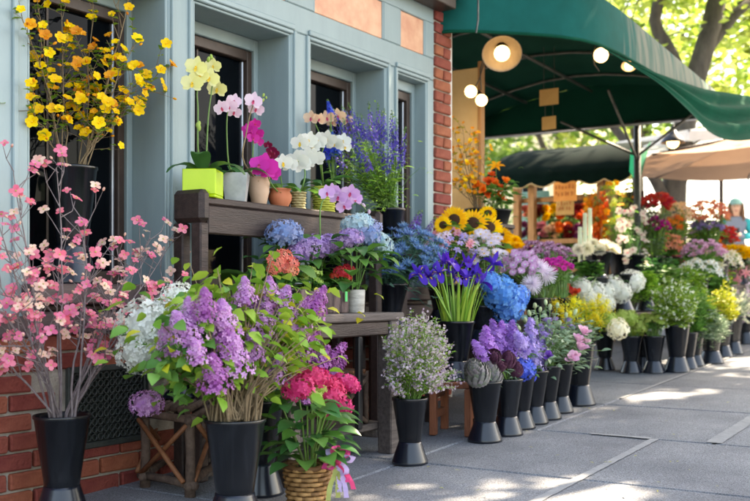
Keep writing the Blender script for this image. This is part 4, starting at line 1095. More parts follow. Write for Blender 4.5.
for k in range(7):
    t = (k+.5)/7; a = A.lerp(B, t)+UP*(HS+.012); b = Dd.lerp(C, t)+UP*(HS+.012); q = MB(); q.tube([a, (a+b)/2, b], .014, n=7, cap=True); wpart('seat_stick', q, m_bark, rt)
top = (A+C)/2+V((0, 0, HS+.026))
bucket(top, .075, .2, 'small black bucket on the stick stool holding white hydrangeas', foot=.2)
hyw = pro('hyw', lambda: hydrangea(W_WHITE, 150, .085), 2)
bunch('white_hydrangea_bunch', 'big white hydrangea heads behind the lilacs by the window sill', 'flower bunch', top+UP*.2, pxh([(147, 328, 62), (180, 300, 40), (138, 352, 44), (163, 318, 40)], -.52, .03), hyw, 'flower_head', R=.05, deep=.15, leaf=lf_dark, lsz=.11, lper=3, lW=.6)
lilac = pro('lil', lambda: panicle(W_LILAC, 170, .42, .085), 3); lilac2 = pro('lil2', lambda: panicle(W_LILAC2, 170, .40, .08), 2)
lilball = pro('lilb', lambda: hydrangea(W_LILAC, 110, .085, .8), 1)
p = P(146, 404, -.38); rt = root('lilac_sprig', p, 'single round lilac bloom drooping over the stick stool corner', 'flower')
part('flower_head', lilball[0], rt, S(.125)); q = MB(); q.tube([p, p+V((.06, .02, .03)), top+V((-.04, 0, .08)), top+V((0, 0, .1))], .004, n=5); wpart('stem', q, g_brown, rt)
# ---- lilacs
gp = G(235, 529); bucket(gp, .103, .37, 'black flared bucket crammed with woody lilac stems')
hd = pxh([(240, 306, 38), (222, 318, 40), (233, 352, 42), (214, 372, 38), (262, 322, 40), (300, 318, 42), (318, 300, 30), (182, 328, 38), (168, 338, 32), (205, 303, 32), (283, 305, 38), (303, 345, 32), (312, 340, 26), (252, 345, 30), (196, 350, 26), (228, 385, 26), (245, 290, 26), (270, 292, 30), (255, 312, 30), (190, 312, 30), (276, 368, 30), (225, 340, 30)], -.86, .08, 1.0)
hd = [(p, s_*1.05, lilac if i % 3 else lilac2) for i, (p, s_) in enumerate(hd)]
rt = bunch('lilac_bunch', 'full bunch of mauve lilac panicles with yellow green leaves', 'flower bunch', gp+UP*.37, hd, lilac, 'flower_spike', R=.085, deep=.3, stem=g_brown, sr=.0045, leaf=lf_bright, lsz=.058, lW=.66, lper=7, lmin=.6, face=.15, off=.5, fill=1150, fillr=(P(238, 336, -.74), (.28, .22, .19)), e0=.1, e1=-.8)
sm = MB()
for _ in range(42):
    b = gp+UP*.36; a = U(0, 6.3); r_ = .085*math.sqrt(U(.1, 1)); s0 = b+V((r_*.5*math.cos(a), r_*.5*math.sin(a), -.22)); e_ = b+V((r_*2.6*math.cos(a), r_*2.2*math.sin(a), U(.14, .2)))
    sm.tube([s0, b+V((r_*math.cos(a)*1.1, r_*math.sin(a)*1.1, 0)), b.lerp(e_, .5)+V((U(-.02, .02), U(-.02, .02), .02)), e_], U(.0035, .006), .003, n=6)
wpart('woody_stems', sm, g_brown, rt, kind='stuff')
lv = MB(); lg = MB()
for _ in range(220):
    c = P(235+RN.gauss(12, 36), 335+RN.gauss(0, 26), -.80+U(-.12, .1)); lv.petal(T(c)@RZ(U(0, 6.3))@Matrix.Rotation(U(-.8, .8), 4, 'X'), U(.035, .058), .032, .3, -.8, 3, .22, .06, .42)
for _ in range(380):
    c = P(205+RN.gauss(0, 24), 352+RN.gauss(0, 22), -.78+U(-.12, .12)); lg.petal(T(c)@RZ(U(0, 6.3))@Matrix.Rotation(U(-.8, .8), 4, 'X'), U(.045, .065), .042, .1, -.9, 3, .22, .06, .42)
wpart('green_leaves', lg, lf_mid, rt, kind='stuff')
wpart('yellow_leaves', lv, lf_yel, rt, kind='stuff')
gp = V((3.02, -.62, gz(3.02))); bucket(gp, .088, .36, 'black flared bucket half hidden behind the lilac bucket')
st_pink = pro('stockp', lambda: panicle(W_LILAC2, 110, .16, .06, 5), 2)
bunch('purple_stock_bunch', 'rosy purple stock spikes rising behind the pink hydrangea basket', 'flower bunch', gp+UP*.36, pxh([(322, 368, 70), (314, 372, 60), (331, 378, 56), (306, 380, 50)], -.62, .04), st_pink, 'flower_spike', off=.5, R=.07, deep=.28, leaf=lf_blue, lsz=.06, lW=.3, lper=10, lmin=.1, fill=120, fillr=(gp+V((.02, 0, .5)), (.16, .12, .16)))
# ---- pink hydrangea in wicker basket
gp = G(308, 507); rt = root('hydrangea_basket', gp, 'pink hydrangea plant in a wicker basket tied with a pink and lilac ribbon bow', 'potted plant')
m_wick = mat('wicker', (120, 84, 48), (176, 132, 82), rough=.65, mode='island', objvar=.1)
m_wickd = mat('wicker_dark', (84, 54, 30), (120, 84, 50), rough=.65, mode='island', objvar=.1)
q = MB(); nst = 22; rows_ = 9; HB = .152
def rb(t): return .064+.02*t
for r in range(rows_):
    for k in range(nst):
        a0 = 2*PI*k/nst; a1 = 2*PI*(k+1)/nst; z = HB*(r+.5)/rows_; b = .006 if (k+r) % 2 else -.002
        R0 = rb(r/rows_); pts = [gp+V(((R0+bb)*math.cos(a), (R0+bb)*math.sin(a), z)) for a, bb in ((a0-.02, 0), (a0*.7+a1*.3, b), (a0*.3+a1*.7, b), (a1+.02, 0))]
        q.tube(pts, .0085, n=5)
q.lathe([(.058, .002), (.072, HB-.01), (0, HB-.014)], 20, 1, gp)
wpart('basket', q, [m_wick, m_soil], rt)
q = MB(); pts = [gp+V((.086*math.cos(a), .086*math.sin(a), HB+.003*math.sin(a*9))) for a in [2*PI*i/40 for i in range(41)]]; q.tube(pts, .010, n=6); wpart('rim', q, m_wickd, rt)
hyp = pro('hyp', lambda: hydrangea(W_HOT, 70, .12, .6), 2)
bunch('', '', '', gp+UP*HB, pxh([(298, 388, 34), (312, 377, 34), (333, 386, 30), (336, 404, 34), (346, 383, 30), (325, 412, 22), (330, 395, 30)], gp.y+.0, .05), hyp, 'flower_head', R=.05, deep=.06, sr=.004, rt=rt)
bunch('', '', '', gp+UP*HB, pxh([(314, 395, 18), (319, 388, 16)], gp.y-.05, .02), pro('hyg', lambda: hydrangea(W_GREENF, 40, .13, .6), 1), 'flower_head', R=.05, deep=.06, sr=.003, rt=rt)
lfh = pro('lfh', lambda: leafmesh(lf_mid, 1, .62, .5, -.5), 1)+pro('lfh2', lambda: leafmesh(lf_dark, 1, .6, .3, -.6), 1)
o0 = gp
for i in range(85):
    a = U(0, 6.3); z = U(.12, .36)+HB*.3; r_ = U(.03, .14); c = gp+V((r_*math.cos(a), r_*math.sin(a), z))
    part('leaf', RN.choice(lfh), rt, T(c-o0)@RZ(a+U(-.6, .6))@Matrix.Rotation(U(-.3, .4), 4, 'X')@S(U(.07, .12)))
q = MB()
for i in range(12):
    a = U(0, 6.3); q.tube([gp+V((0, 0, HB-.03)), gp+V((.05*math.cos(a), .05*math.sin(a), .25)), gp+V((.1*math.cos(a), .1*math.sin(a), U(.3, .38)))], .0035, n=5)
wpart('stalks', q, g_stem, rt)
q = MB()
for i in range(90):
    a = U(0, 6.3); r_ = .078*math.sqrt(U(.3, 1)); q.petal(T(gp+V((r_*math.cos(a), r_*math.sin(a), HB-.008)))@RZ(U(0, 6)), U(.015, .035), .006, .6, -.4, 2)
wpart('moss', q, m_moss, rt, kind='stuff')
# ribbon bow
bc = P(338, 461, gp.y-.13)
m_rp = petal_m('pink_ribbon', (226, 50, 120), (240, 96, 150), .25); m_rl = petal_m('lilac_ribbon', (176, 150, 214), (214, 196, 234), .3); m_rg = petal_m('olive_ribbon', (160, 168, 90), (190, 196, 120), .25)
def ribbon(pts, wd, mm, name='ribbon'):
    q = MB(); vs = []
    pts = [cr([V(p) for p in pts], i/14) for i in range(15)]
    for i, p in enumerate(pts):
        wv = (V((ST, -CT, 0))*.85+V((CT, ST, 0))*.5*math.sin(i*.9)+UP*.25*math.cos(i)).normalized()*wd/2; vs += [p-wv, p+wv]
    q.add(vs, [(2*i, 2*i+1, 2*i+3, 2*i+2) for i in range(14)], 0); wpart(name, q, mm, rt)
X_ = V((ST, -CT, 0)); Yc = tocam(bc)
for k, (mm, a) in enumerate([(m_rp, .9), (m_rl, 2.2), (m_rp, 3.6), (m_rl, 5.2), (m_rp, 1.7), (m_rl, .2), (m_rg, 3.0)]):
    d = X_*math.cos(a)+UP*math.sin(a); e_ = d.cross(Yc); ribbon([bc, bc+d*.035+Yc*.012+e_*.012, bc+d*.055+Yc*.02, bc+d*.035+Yc*.03-e_*.014, bc+Yc*.01], .02, mm, 'bow_loop')
for k, (mm, dx, dz) in enumerate([(m_rp, .055, -.10), (m_rl, .03, -.13), (m_rl, .005, -.11), (m_rp, .035, -.075), (m_rg, -.035, -.14), (m_rg, .0, -.13)]):
    ribbon([bc, bc+X_*dx*.3+UP*dz*.3+Yc*.02, bc+X_*dx*.8+UP*dz*.65+Yc*.012, bc+X_*dx+UP*dz+Yc*.02], .019, mm, 'ribbon_tail')
q = MB(); q.ball(bc+Yc*.015, .014, 8, 6); wpart('knot', q, m_rp, rt)

# ================================================================ low bench with planters
ZT = .695
BN = root('plant_bench', (3.45, -.45, gz(3.45)), 'weathered low wooden bench below the tall shelf carrying planters', 'bench')
def wbox(name, a, b, mm, par, bev=.006):
    q = MB(); q.box(a, b, 0, bev); return wpart(name, q, mm, par)
for i in range(3): wbox('top_plank', (3.12, -.67+i*.165, ZT-.035), (4.0+.0*i, -.67+(i+1)*.165-.006, ZT+U(-.002, .002)), m_gwood, BN)
wbox('apron', (3.22, -.655, ZT-.1), (3.885, -.63, ZT-.0365), m_dwood, BN)
for x in (3.14, 3.89):
    for y in (-.665, -.235): wbox('leg', (x, y, gz(x)-.002), (x+.075, y+.075, ZT-.036), m_gwood, BN)
wbox('lower_shelf', (3.16, -.59, .16), (3.96, -.25, .19), m_gwood, BN); wbox('stretcher', (3.89, -.589, .12), (3.95, -.236, .159), m_gwood, BN)
wbox('iron_bar', (3.64, -.66, .19), (3.67, -.63, ZT-.1005), m_black, BN)
# stick rack under bench
rt = root('stick_rack', (3.75, -.42, .19), 'small rack of peeled sticks stored under the weathered bench', 'rack')
for k in range(8):
    x = 3.50+.045*k; q = MB(); q.tube([(x, -.57, .43), (x+.004, -.42, .432), (x, -.28, .43)], .011, n=6, cap=True); wpart('slat', q, m_peel if k % 2 else m_bark, rt)
for a, b in (((3.49, -.56, .415), (3.84, -.56, .415)), ((3.49, -.29, .415), (3.84, -.29, .415)), ((3.50, -.57, .2), (3.83, -.57, .40)), ((3.83, -.565, .2), (3.50, -.565, .40)), ((3.84, -.56, .192), (3.84, -.56, .43)), ((3.84, -.29, .192), (3.84, -.29, .43)), ((3.49, -.56, .192), (3.49, -.56, .43)), ((3.49, -.29, .192), (3.49, -.29, .43))):
    q = MB(); q.tube([a, b], .012, n=6, cap=True); wpart('stick', q, m_bark, rt)

# ================================================================ tall shelf behind
ZS = 1.178
SH = root('plant_shelf', (3.6, -.2, gz(3.6)), 'dark stained tall shelf with rounded ends holding potted orchids', 'shelf')
wbox('shelf_board', (3.06, -.28, ZS-.03), (4.40, -.12, ZS), m_dwood, SH); wbox('front_rail', (3.1, -.275, ZS-.15), (4.36, -.25, ZS-.031), m_dwood, SH)
for x in (3.04, 4.355):
    q = MB(); q.box((x, -.295, ZS-.105), (x+.06, -.125, ZS+.03), 0, .022); wpart('end_block', q, m_dwood, SH)
    for y in (-.285, -.185): wbox('leg', (x+.005, y, gz(x)), (x+.055, y+.055, ZS-.106), m_dwood, SH)
wbox('stretcher', (3.1, -.18, .60), (4.354, -.14, .66), m_dwood, SH)

def xat(px, y=-.2): return P(px, 200, y).x
def flare(r0, r1, h, n=24, wall=.006): return [(0, .0), (r0*.97, .0), (r0, .004), (r1, h-.012), (r1*1.05, h-.012), (r1*1.05, h), (r1-wall, h), (r1-wall*1.5, h-.02), (0, h-.022)]
def pot_mesh(prof, m, n=24):
    q = MB(); q.lathe(prof[:-1], n, 0); q.lathe(prof[-2:], n, 1); return q.mesh('pot', [m, m_soil])
def orchid(label, loc, pot, H, R, flowers, mesh, stems, y, nleaf=4, ls=.14, lm=lf_dark, moss=True, la0=None, name='potted_orchid', budm=None, budl=(), support=None):
    rt = root(name, loc, label, 'potted plant'); o0 = V(loc)
    part('pot', pot, rt)
    for s_ in stems:
        pts = [V(loc)+V((0, 0, H-.02))]+[P(a, b, y) for a, b in s_]; q = MB(); q.tube([cr(pts, i/14) for i in range(15)], .0042, .0025, n=6); wpart('stem', q, support or g_stem, rt)
    for (a, b, s_) in flowers:
        p = P(a, b, y+U(-.025, .01)); d = rnd_tilt(tocam(p)+V((0, 0, -.1)), .3)
        ax = d.cross(UP).normalized(); up = ax.cross(d); M = Matrix((( -ax.x, up.x, d.x, 0), (-ax.y, up.y, d.y, 0), (-ax.z, up.z, d.z, 0), (0, 0, 0, 1)))
        part('blossom', RN.choice(mesh), rt, T(p-o0)@M@RZ(U(-.35, .35))@S(1.12*s_/sc(p)))
    for (a, b, s_) in budl:
        p = P(a, b, y); part('bud', RN.choice(budm), rt, T(p-o0)@align(rnd_tilt(UP, .6))@S(s_/sc(p)))
    lme = pro('orl'+lm.name, lambda: leafmesh(lm, 1, .46, 1.25, -.55, 7, .2, .5, .25), 2)
    for k in range(nleaf):
        a = (la0 or 0)+k*2*PI/max(1, nleaf)+U(-.4, .4); part('leaf', RN.choice(lme), rt, T((R*.3*math.cos(a), R*.3*math.sin(a), H-.015))@RZ(a)@Matrix.Rotation(U(-.2, .3), 4, 'Y')@S(ls*U(.85, 1.25)))
    if moss:
        q = MB()
        for i in range(60):
            a = U(0, 6.3); r_ = R*.9*math.sqrt(U(0, 1)); q.petal(T(V(loc)+V((r_*math.cos(a), r_*math.sin(a), H-.018)))@RZ(U(0, 6)), U(.015, .03), .006, .8, -.4, 2)
        wpart('moss', q, m_moss, rt, kind='stuff')
    return rt
YS = -.2
m_lime = mat('lime_glaze', (176, 208, 20), (188, 216, 34), rough=.25, mode='noise', objvar=0)
q = MB(); wv = .07; ht = .118
for a, b in (((-wv, -wv, 0), (wv, wv, .012)), ((-wv, -wv, .0125), (-wv+.008, wv, ht)), ((wv-.008, -wv, .0125), (wv, wv, ht)), ((-wv+.0085, -wv, .0125), (wv-.0085, -wv+.008, ht)), ((-wv+.0085, wv-.008, .0125), (wv-.0085, wv, ht))): q.box(a, b, 0, .003)
q.box((-wv+.009, -wv+.009, .08), (wv-.009, wv-.009, .1), 1, .002)
mq = MB(); mq.join(q, RZ(.5)); pot = mq.mesh('pot', [m_lime, m_soil])
orchid('yellow moth orchid with two stems in a lime green square pot', (xat(203), YS, ZS+.001), pot, ht, .06, [(196, 67, 20), (192, 83, 20), (209, 78, 19), (217, 89, 18), (213, 66, 15), (200, 75, 16)], pro('phy', lambda: phal(W_YG, m_yc), 2), [[(198, 150), (198, 110), (197, 92), (200, 75)], [(206, 160), (208, 120), (211, 95), (214, 72)]], YS-.02, 5, .16, la0=2.6, budl=[(208, 62, 7), (212, 59, 6), (197, 127, 9), (199, 131, 9)], budm=pro('gbud', lambda: bud(W_GREENF), 1))
m_zinc = mat('zinc', (150, 154, 158), (186, 188, 190), rough=.5, metal=.5, mode='noise', scale=14, objvar=0)
q = MB(); c0, c1, hz = .042, .055, .125
vs = [(-c0, -c0, 0), (c0, -c0, 0), (c0, c0, 0), (-c0, c0, 0), (-c1, -c1, hz), (c1, -c1, hz), (c1, c1, hz), (-c1, c1, hz), (-c1*.9, -c1*.9, hz), (c1*.9, -c1*.9, hz), (c1*.9, c1*.9, hz), (-c1*.9, c1*.9, hz), (-c1*.85, -c1*.85, hz-.02), (c1*.85, -c1*.85, hz-.02), (c1*.85, c1*.85, hz-.02), (-c1*.85, c1*.85, hz-.02)]
fs = [(3, 2, 1, 0)]
for l in range(3):
    for k in range(4): j = (k+1) % 4; fs.append((l*4+k, l*4+j, l*4+4+j, l*4+4+k))
q.add(vs, fs, 0, False); q.add(vs[12:], [(0, 1, 2, 3)], 1, False)
mq = MB(); mq.join(q, RZ(.6)); pot = mq.mesh('pot', [m_zinc, m_soil])
phw = pro('phw', lambda: phal(W_WHITE, m_yc), 2); php = pro('php', lambda: phal(W_PALEP), 2); phm = pro('phm', lambda: phal(W_MAG), 2); phl = pro('phl', lambda: phal(pm('lilac_orchid', (206, 150, 214), (226, 190, 230))), 2); phe = pro('phe', lambda: phal(W_PEACH), 2)
orchid('pale pink moth orchid in a square zinc pot on the dark shelf', (xat(236), YS, ZS+.001), pot, hz, .045, [(222, 108, 15), (229, 106, 16), (234, 101, 14), (234, 112, 14)], php, [[(229, 165), (227, 140), (227, 118), (229, 106)]], YS-.02, 3, .13, la0=3)
m_tan = mat('tan_stoneware', (188, 154, 128), (206, 174, 148), rough=.6, mode='noise', scale=8, objvar=0)
pot = pot_mesh([(0, 0), (.03, 0), (.034, .004), (.046, .06), (.05, .118), (.048, .125), (.042, .125), (.040, .105), (0, .105)], m_tan)
orchid('white and pink moth orchid in a tan stoneware vase', (xat(259), YS, ZS+.001), pot, .12, .04, [(253, 101, 17), (256, 109, 15)], php, [[(243, 160), (246, 135), (250, 115), (254, 103)]], YS-.02, 2, .1, budl=[(263, 97, 5), (266, 99, 4), (262, 102, 5)], budm=pro('gbud', lambda: bud(W_GREENF), 1), support=g_brown)
m_terra = mat('terracotta', (190, 106, 72), (206, 128, 92), rough=.75, mode='noise', scale=10, objvar=0)
pot = pot_mesh([(0, 0), (.034, 0), (.040, .006), (.054, .035), (.055, .055), (.045, .074), (.050, .080), (.052, .086), (.045, .086), (.042, .07), (0, .07)], m_terra)
orchid('magenta moth orchid in a rounded terracotta pot', (xat(280), YS, ZS+.001), pot, .082, .042, [(264, 167, 26), (270, 172, 20), (259, 165, 18)], phm, [[(272, 185), (268, 176), (265, 168)]], YS-.06, 4, .1, lm=lf_mid)
rtm = orchid('tall small flowered magenta orchid standing behind the tan vase', (xat(250, -.12), -.12, ZS+.001), pot_mesh(flare(.032, .042, .09), m_black), .09, .036, [(251, 129, 12), (257, 134, 13), (255, 124, 11), (249, 135, 11), (258, 141, 11), (253, 138, 12), (247, 129, 10)], phm, [[(251, 175), (253, 150), (253, 130)]], -.12, 3, .1)
orchid('dark crimson miniature orchid between the magenta and white orchids', (xat(283, -.1), -.1, ZS+.001), pot_mesh(flare(.03, .04, .08), m_black), .08, .036, [(268, 145, 8), (271, 150, 9), (275, 153, 9), (273, 158, 8), (270, 155, 8), (276, 160, 8)], pro('phd', lambda: phal(pm('crimson_orchid', (120, 14, 54), (150, 30, 76))), 1), [[(281, 180), (277, 165), (270, 147)]], -.1, 3, .08)
def wovenpot(r0, r1, h, c1, c2, nm):
    q = MB(); mw_ = mat(nm, c1, c2, rough=.7); rows = int(h/.011)
    for r in range(rows):
        for k in range(16):
            a0, a1 = 2*PI*k/16, 2*PI*(k+1)/16; R0 = r0+(r1-r0)*r/rows; b = .004 if (k+r) % 2 else -.001
            q.tube([V(((R0+bb)*math.cos(a), (R0+bb)*math.sin(a), h*(r+.5)/rows)) for a, bb in ((a0, 0), ((a0+a1)/2, b), (a1, 0))], .0062, n=4)
    q.lathe([(r0*.9, 0), (r1*.95, h-.015), (0, h-.016)], 16, 1); return q.mesh('pot', [mw_, m_soil])
orchid('white moth orchid in a small straw basket on the shelf', (xat(298), YS, ZS+.001), wovenpot(.028, .034, .085, (176, 160, 108), (206, 190, 140), 'straw_weave'), .085, .03, [(283, 163, 18), (297, 161, 22), (306, 158, 22), (314, 158, 20), (290, 165, 16), (302, 165, 18)], phw, [[(303, 185), (305, 172), (300, 162), (286, 163)]], YS-.05, 4, .11, lm=lf_mid)
orchid('tall arching white moth orchid in a yellow green basket', (xat(324), YS, ZS+.001), wovenpot(.046, .056, .125, (170, 172, 60), (196, 196, 92), 'lime_weave'), .125, .05, [(300, 143, 17), (308, 140, 18), (318, 141, 17), (327, 139, 18), (334, 143, 17), (343, 141, 15), (313, 146, 15), (345, 147, 12)], phw, [[(322, 170), (322, 152), (330, 140), (340, 140)], [(320, 165), (315, 150), (303, 142)]], YS-.03, 5, .15, la0=.4)
orchid('peach orchid with blue filler flowers behind the white orchids', (xat(335, -.1), -.1, ZS+.001), pot_mesh(flare(.04, .05, .11), m_black), .11, .045, [(311, 118, 14), (319, 119, 12), (327, 118, 14), (338, 116, 15), (347, 120, 11), (332, 122, 11)], phe, [[(332, 170), (332, 140), (330, 122)], [(334, 170), (337, 140), (345, 120)], [(330, 170), (322, 140), (313, 119)]], -.1, 3, .12)
b = V((xat(334, -.1), -.1, ZS)); bunch('blue_delphinium_bunch', 'deep blue delphinium spikes among the white orchids', 'flower bunch', b+UP*.09, pxh([(329, 160, 26), (336, 158, 28), (333, 152, 24), (331, 115, 16)], -.12, .02), pro('delb', lambda: spike(pm('deep_blue', (22, 60, 190), (60, 100, 214)), None, 40, .16, .13), 2), 'flower_spike', R=.03, deep=.09, leaf=lf_mid, lsz=.04, lper=6)
# potted tools: hanging orchid of lilac colour further down
OL = V((xat(322, -.4), -.4, ZT+.002))
orchid('lilac moth orchid with a long arching stem above the bench', OL, pot_mesh(flare(.05, .065, .13), m_black), .13, .06, [(327, 193, 15), (338, 197, 17), (350, 193, 18), (344, 206, 15), (333, 190, 13), (355, 199, 14)], phl, [[(322, 270), (320, 225), (322, 202), (335, 192), (352, 196), (366, 210)]], -.4, 5, .21, la0=.7, lm=lf_mid, budl=[(360, 204, 7), (365, 207, 6), (369, 214, 6), (371, 221, 5)], budm=pro('lbud', lambda: bud(W_PALEP), 1))
# larkspur bucket at the shelf end
lb_ = V((4.62, -.2, 1.0)); bs = root('plant_pedestal', (4.62, -.2, gz(4.6)), 'slim dark wood pedestal under the larkspur bucket beside the shelf', 'pedestal')
wbox('column', (4.55, -.27, gz(4.6)), (4.69, -.13, .97), m_dwood, bs); wbox('cap', (4.5, -.32, .971), (4.74, -.08, .999), m_dwood, bs)
bucket(lb_, .085, .24, 'black bucket of larkspur raised beside the tall shelf', foot=.25)
cL = P(370, 165, -.2)
hd = [(p, U(.16, .24)) for p in domepts(cL+V((0, 0, -.02)), .18, .2, .2, 38, -.4, .6)]
bunch('larkspur_bunch', 'airy bunch of violet blue larkspur with feathery green leaves', 'flower bunch', lb_+UP*.24, hd, pro('lark', lambda: spike(W_DELPH, None, 30, .07, .07), 3), 'flower_spike', R=.07, deep=.2, leaf=lf_bright, lsz=.05, lW=.16, lper=22, lmin=.15, fill=420, fillr=(cL-V((0, 0, .06)), (.2, .2, .22)))
# ---- planters on the bench
m_tag = mat('green_tag', (40, 170, 90), (50, 180, 100), rough=.5)
def slatbox(label, x0, x1, y0, y1, h, mm, name='bark_planter'):
    rt = root(name, ((x0+x1)/2, (y0+y1)/2, ZT+.001), label, 'planter'); n = max(2, int((x1-x0)/.05)); z = ZT+.002
    for sd in (y0, y1-.016):
        for k in range(n): wbox('slat', (x0+(x1-x0)*k/n+.002, sd+U(-.003, .003), z), (x0+(x1-x0)*(k+1)/n-.002, sd+.016, z+h+U(-.008, .008)), mm, rt, .004)
    for sd in (x0, x1-.014): wbox('end_board', (sd, y0+.0165, z), (sd+.014, y1-.0165, z+h-.004), mm, rt)
    wbox('soil', (x0+.0145, y0+.017, z), (x1-.0145, y1-.0167, z+h-.025), m_soil, rt); wbox('price_tag', (x1-.05, y0-.012, z+.05), (x1-.032, y0-.009, z+.095), m_tag, rt, .0005); return rt
m_barks = mat('bark_slat', (58, 46, 46), (112, 94, 90), rough=.9, mode='noise', scale=14, stretch=(4, 4, .8), bump=.6, objvar=.2)
m_birch = mat('birch_bark', (150, 144, 136), (206, 202, 194), rough=.85, mode='noise', scale=10, stretch=(1, 1, 4), bump=.3, objvar=.05)
yb = -.56
XA, XB, XC = P(300, 300, yb).x, P(324, 300, yb).x, P(350, 300, yb).x
slatbox('dark bark slat planter of yellow kalanchoe on the bench', XA, XB-.004, yb, yb+.13, .1, m_barks); slatbox('dark bark slat planter of red kalanchoe next to the birch pot', XB+.004, XC-.004, yb, yb+.13, .1, m_barks)
def kal(label, px, y, m, heads, n=22):
    b = V((P(px, 300, y).x, y, ZT+.085)); rt = bunch('kalanchoe', label, 'flowering plant', b, pxh(heads, y, .03), pro('kal'+m.name, lambda: hydrangea(m, 26, .17, .5, 4, False, .0), 2), 'flower_head', R=.03, deep=.01, sr=.003)
    o0 = V(rt.location)
    for i in range(n):
        a = U(0, 6.3); part('leaf', RN.choice(lfh), rt, T(b-o0+V((.02*math.cos(a), .02*math.sin(a), U(.0, .06))))@RZ(a)@Matrix.Rotation(U(-.5, .3), 4, 'Y')@S(U(.045, .075)))
kal('yellow green kalanchoe in the dark bark planter', 311, yb+.06, W_GREENF, [(308, 276, 14), (315, 274, 14), (303, 279, 12), (318, 281, 11), (311, 270, 11)])
kal('red kalanchoe in the dark bark planter', 338, yb+.06, W_RED, [(342, 272, 17), (349, 269, 14), (336, 276, 12), (346, 277, 12)])
bx = P(282, 300, -.5); bp = V((bx.x, -.5, ZT+.001)); rt = root('nursery_pot', bp, 'plain dark nursery pot of orange kalanchoe on the bench', 'pot'); part('pot', pot_mesh(flare(.05, .065, .11), m_black), rt)
b = bp+UP*.1
rt = bunch('kalanchoe', 'tall orange kalanchoe rising above the lilacs', 'flowering plant', b, pxh([(276, 261, 18), (284, 256, 18), (290, 263, 17), (283, 267, 16), (274, 269, 14), (292, 270, 14)], -.58, .03), pro('kalo', lambda: hydrangea(W_CORAL, 28, .17, .5, 4, False, .0), 2), 'flower_head', R=.04, deep=.02)
for i in range(40):
    a = U(0, 6.3); part('leaf', RN.choice(lfh), rt, T(V((.03*math.cos(a), .03*math.sin(a), U(.02, .17))))@RZ(a)@Matrix.Rotation(U(-.4, .4), 4, 'Y')@S(U(.05, .085)))
# birch pot with hydrangea
bp = V((P(361, 300, -.56).x, -.53, ZT+.001))
def potted_hydrangea(label, bp, pot, H, heads, y, mesh, nl=34, spread=.12, ls=(.07, .12)):
    rt = root('potted_hydrangea', bp, label, 'potted plant'); part('pot', pot, rt)
    bunch('', '', '', V(bp)+UP*H, pxh(heads, y, .03), mesh, 'flower_head', R=.05, deep=.05, sr=.004, rt=rt)
    for i in range(nl):
        a = U(0, 6.3); r_ = U(.02, spread); part('leaf', RN.choice(lfh), rt, T((r_*math.cos(a), r_*math.sin(a), H+U(.02, .20)))@RZ(a+U(-.4, .4))@Matrix.Rotation(U(-.4, .4), 4, 'Y')@S(U(*ls)))
    return rt
pot = pot_mesh([(0, 0), (.04, 0), (.042, .004), (.046, .1), (.044, .104), (.038, .104), (.036, .09), (0, .09)], m_birch, 9)
hyb = pro('hyb', lambda: hydrangea(W_HBLU, 100, .1, .65), 2); hym = pro('hym', lambda: hydrangea(W_HPUR, 100, .1, .65), 2); hyl = pro('hylb', lambda: hydrangea(pm('pale_blue_hyd', (150, 190, 210), (196, 214, 214)), 100, .1, .6), 2)
potted_hydrangea('mauve and blue hydrangea in a pale birch bark pot', bp, pot, .1, [(357, 224, 34), (364, 236, 34), (377, 242, 34), (350, 238, 28), (368, 228, 28)], -.5, hym+hyb+hyl, 60, .15)
potted_hydrangea('blue hydrangea in a black pot below the shelf', V((P(284, 300, -.32).x, -.32, ZT+.001)), pot_mesh(flare(.055, .07, .13), m_black), .13, [(284, 233, 38), (292, 238, 28)], -.32, hyb, 40, .14)
potted_hydrangea('flat mauve hydrangea in a black pot on the bench', V((P(312, 300, -.36).x, -.33, ZT+.001)), pot_mesh(flare(.055, .07, .13), m_black), .13, [(304, 249, 32), (317, 246, 30), (332, 244, 28), (296, 252, 22), (325, 249, 22)], -.38, hym, 55, .16)
# long strap leaves of a plant at the bench end
rt = orchid('leafy unflowered orchid with broad strap leaves behind the lilacs', (P(264, 300, -.3).x, -.3, ZT+.001), pot_mesh(flare(.055, .065, .12), m_black), .12, .05, [], phw, [], -.3, 6, .27, la0=.2, lm=lf_mid)

def strap(base, tip, ln, sag):
    base = V(base); d = (V(tip)-base).normalized(); sd = d.cross(UP).normalized(); n_ = sd.cross(d)
    M = Matrix(((d.x, sd.x, n_.x, 0), (d.y, sd.y, n_.y, 0), (d.z, sd.z, n_.z, 0), (0, 0, 0, 1)))
    q = MB(); q.petal(T(base)@M, ln, ln*.3, .35, -sag, 8, .25, .1, .5); wpart('leaf', q, lf_mid, rt)
b_ = V(rt.location)+UP*.11
strap(b_, P(222, 262, -.42), .24, .5); strap(b_, P(290, 240, -.36), .27, .2); strap(b_, P(240, 285, -.5), .2, .7); strap(b_, P(300, 262, -.4), .2, .6)

# ================================================================ stands carrying the middle buckets
def stand(name, label, x0, x1, y0, y1, h, mm=None):
    mm = mm or m_dwood; rt = root(name, ((x0+x1)/2, (y0+y1)/2, gz((x0+x1)/2)), label, 'stand'); z = gz((x0+x1)/2)+h
    n = 3
    for k in range(n): wbox('top_plank', (x0, y0+(y1-y0)*k/n+.002, z-.03), (x1, y0+(y1-y0)*(k+1)/n-.002, z), mm, rt)
    for x in (x0+.01, x1-.06):
        for y in (y0+.01, y1-.06): wbox('leg', (x, y, gz(x)-.002), (x+.05, y+.05, z-.031), mm, rt)
    wbox('rail', (x0+.061, y0+.012, z-.09), (x1-.061, y0+.03, z-.032), mm, rt)
    return z
z1 = stand('display_bench', 'low dark bench behind the front row of flower buckets', 4.72, 6.15, -.68, -.34, .40)
z2 = stand('display_bench', 'high dark bench against the shop end under sunflowers', 4.30, 6.3, -.335, .0-.02, .50)
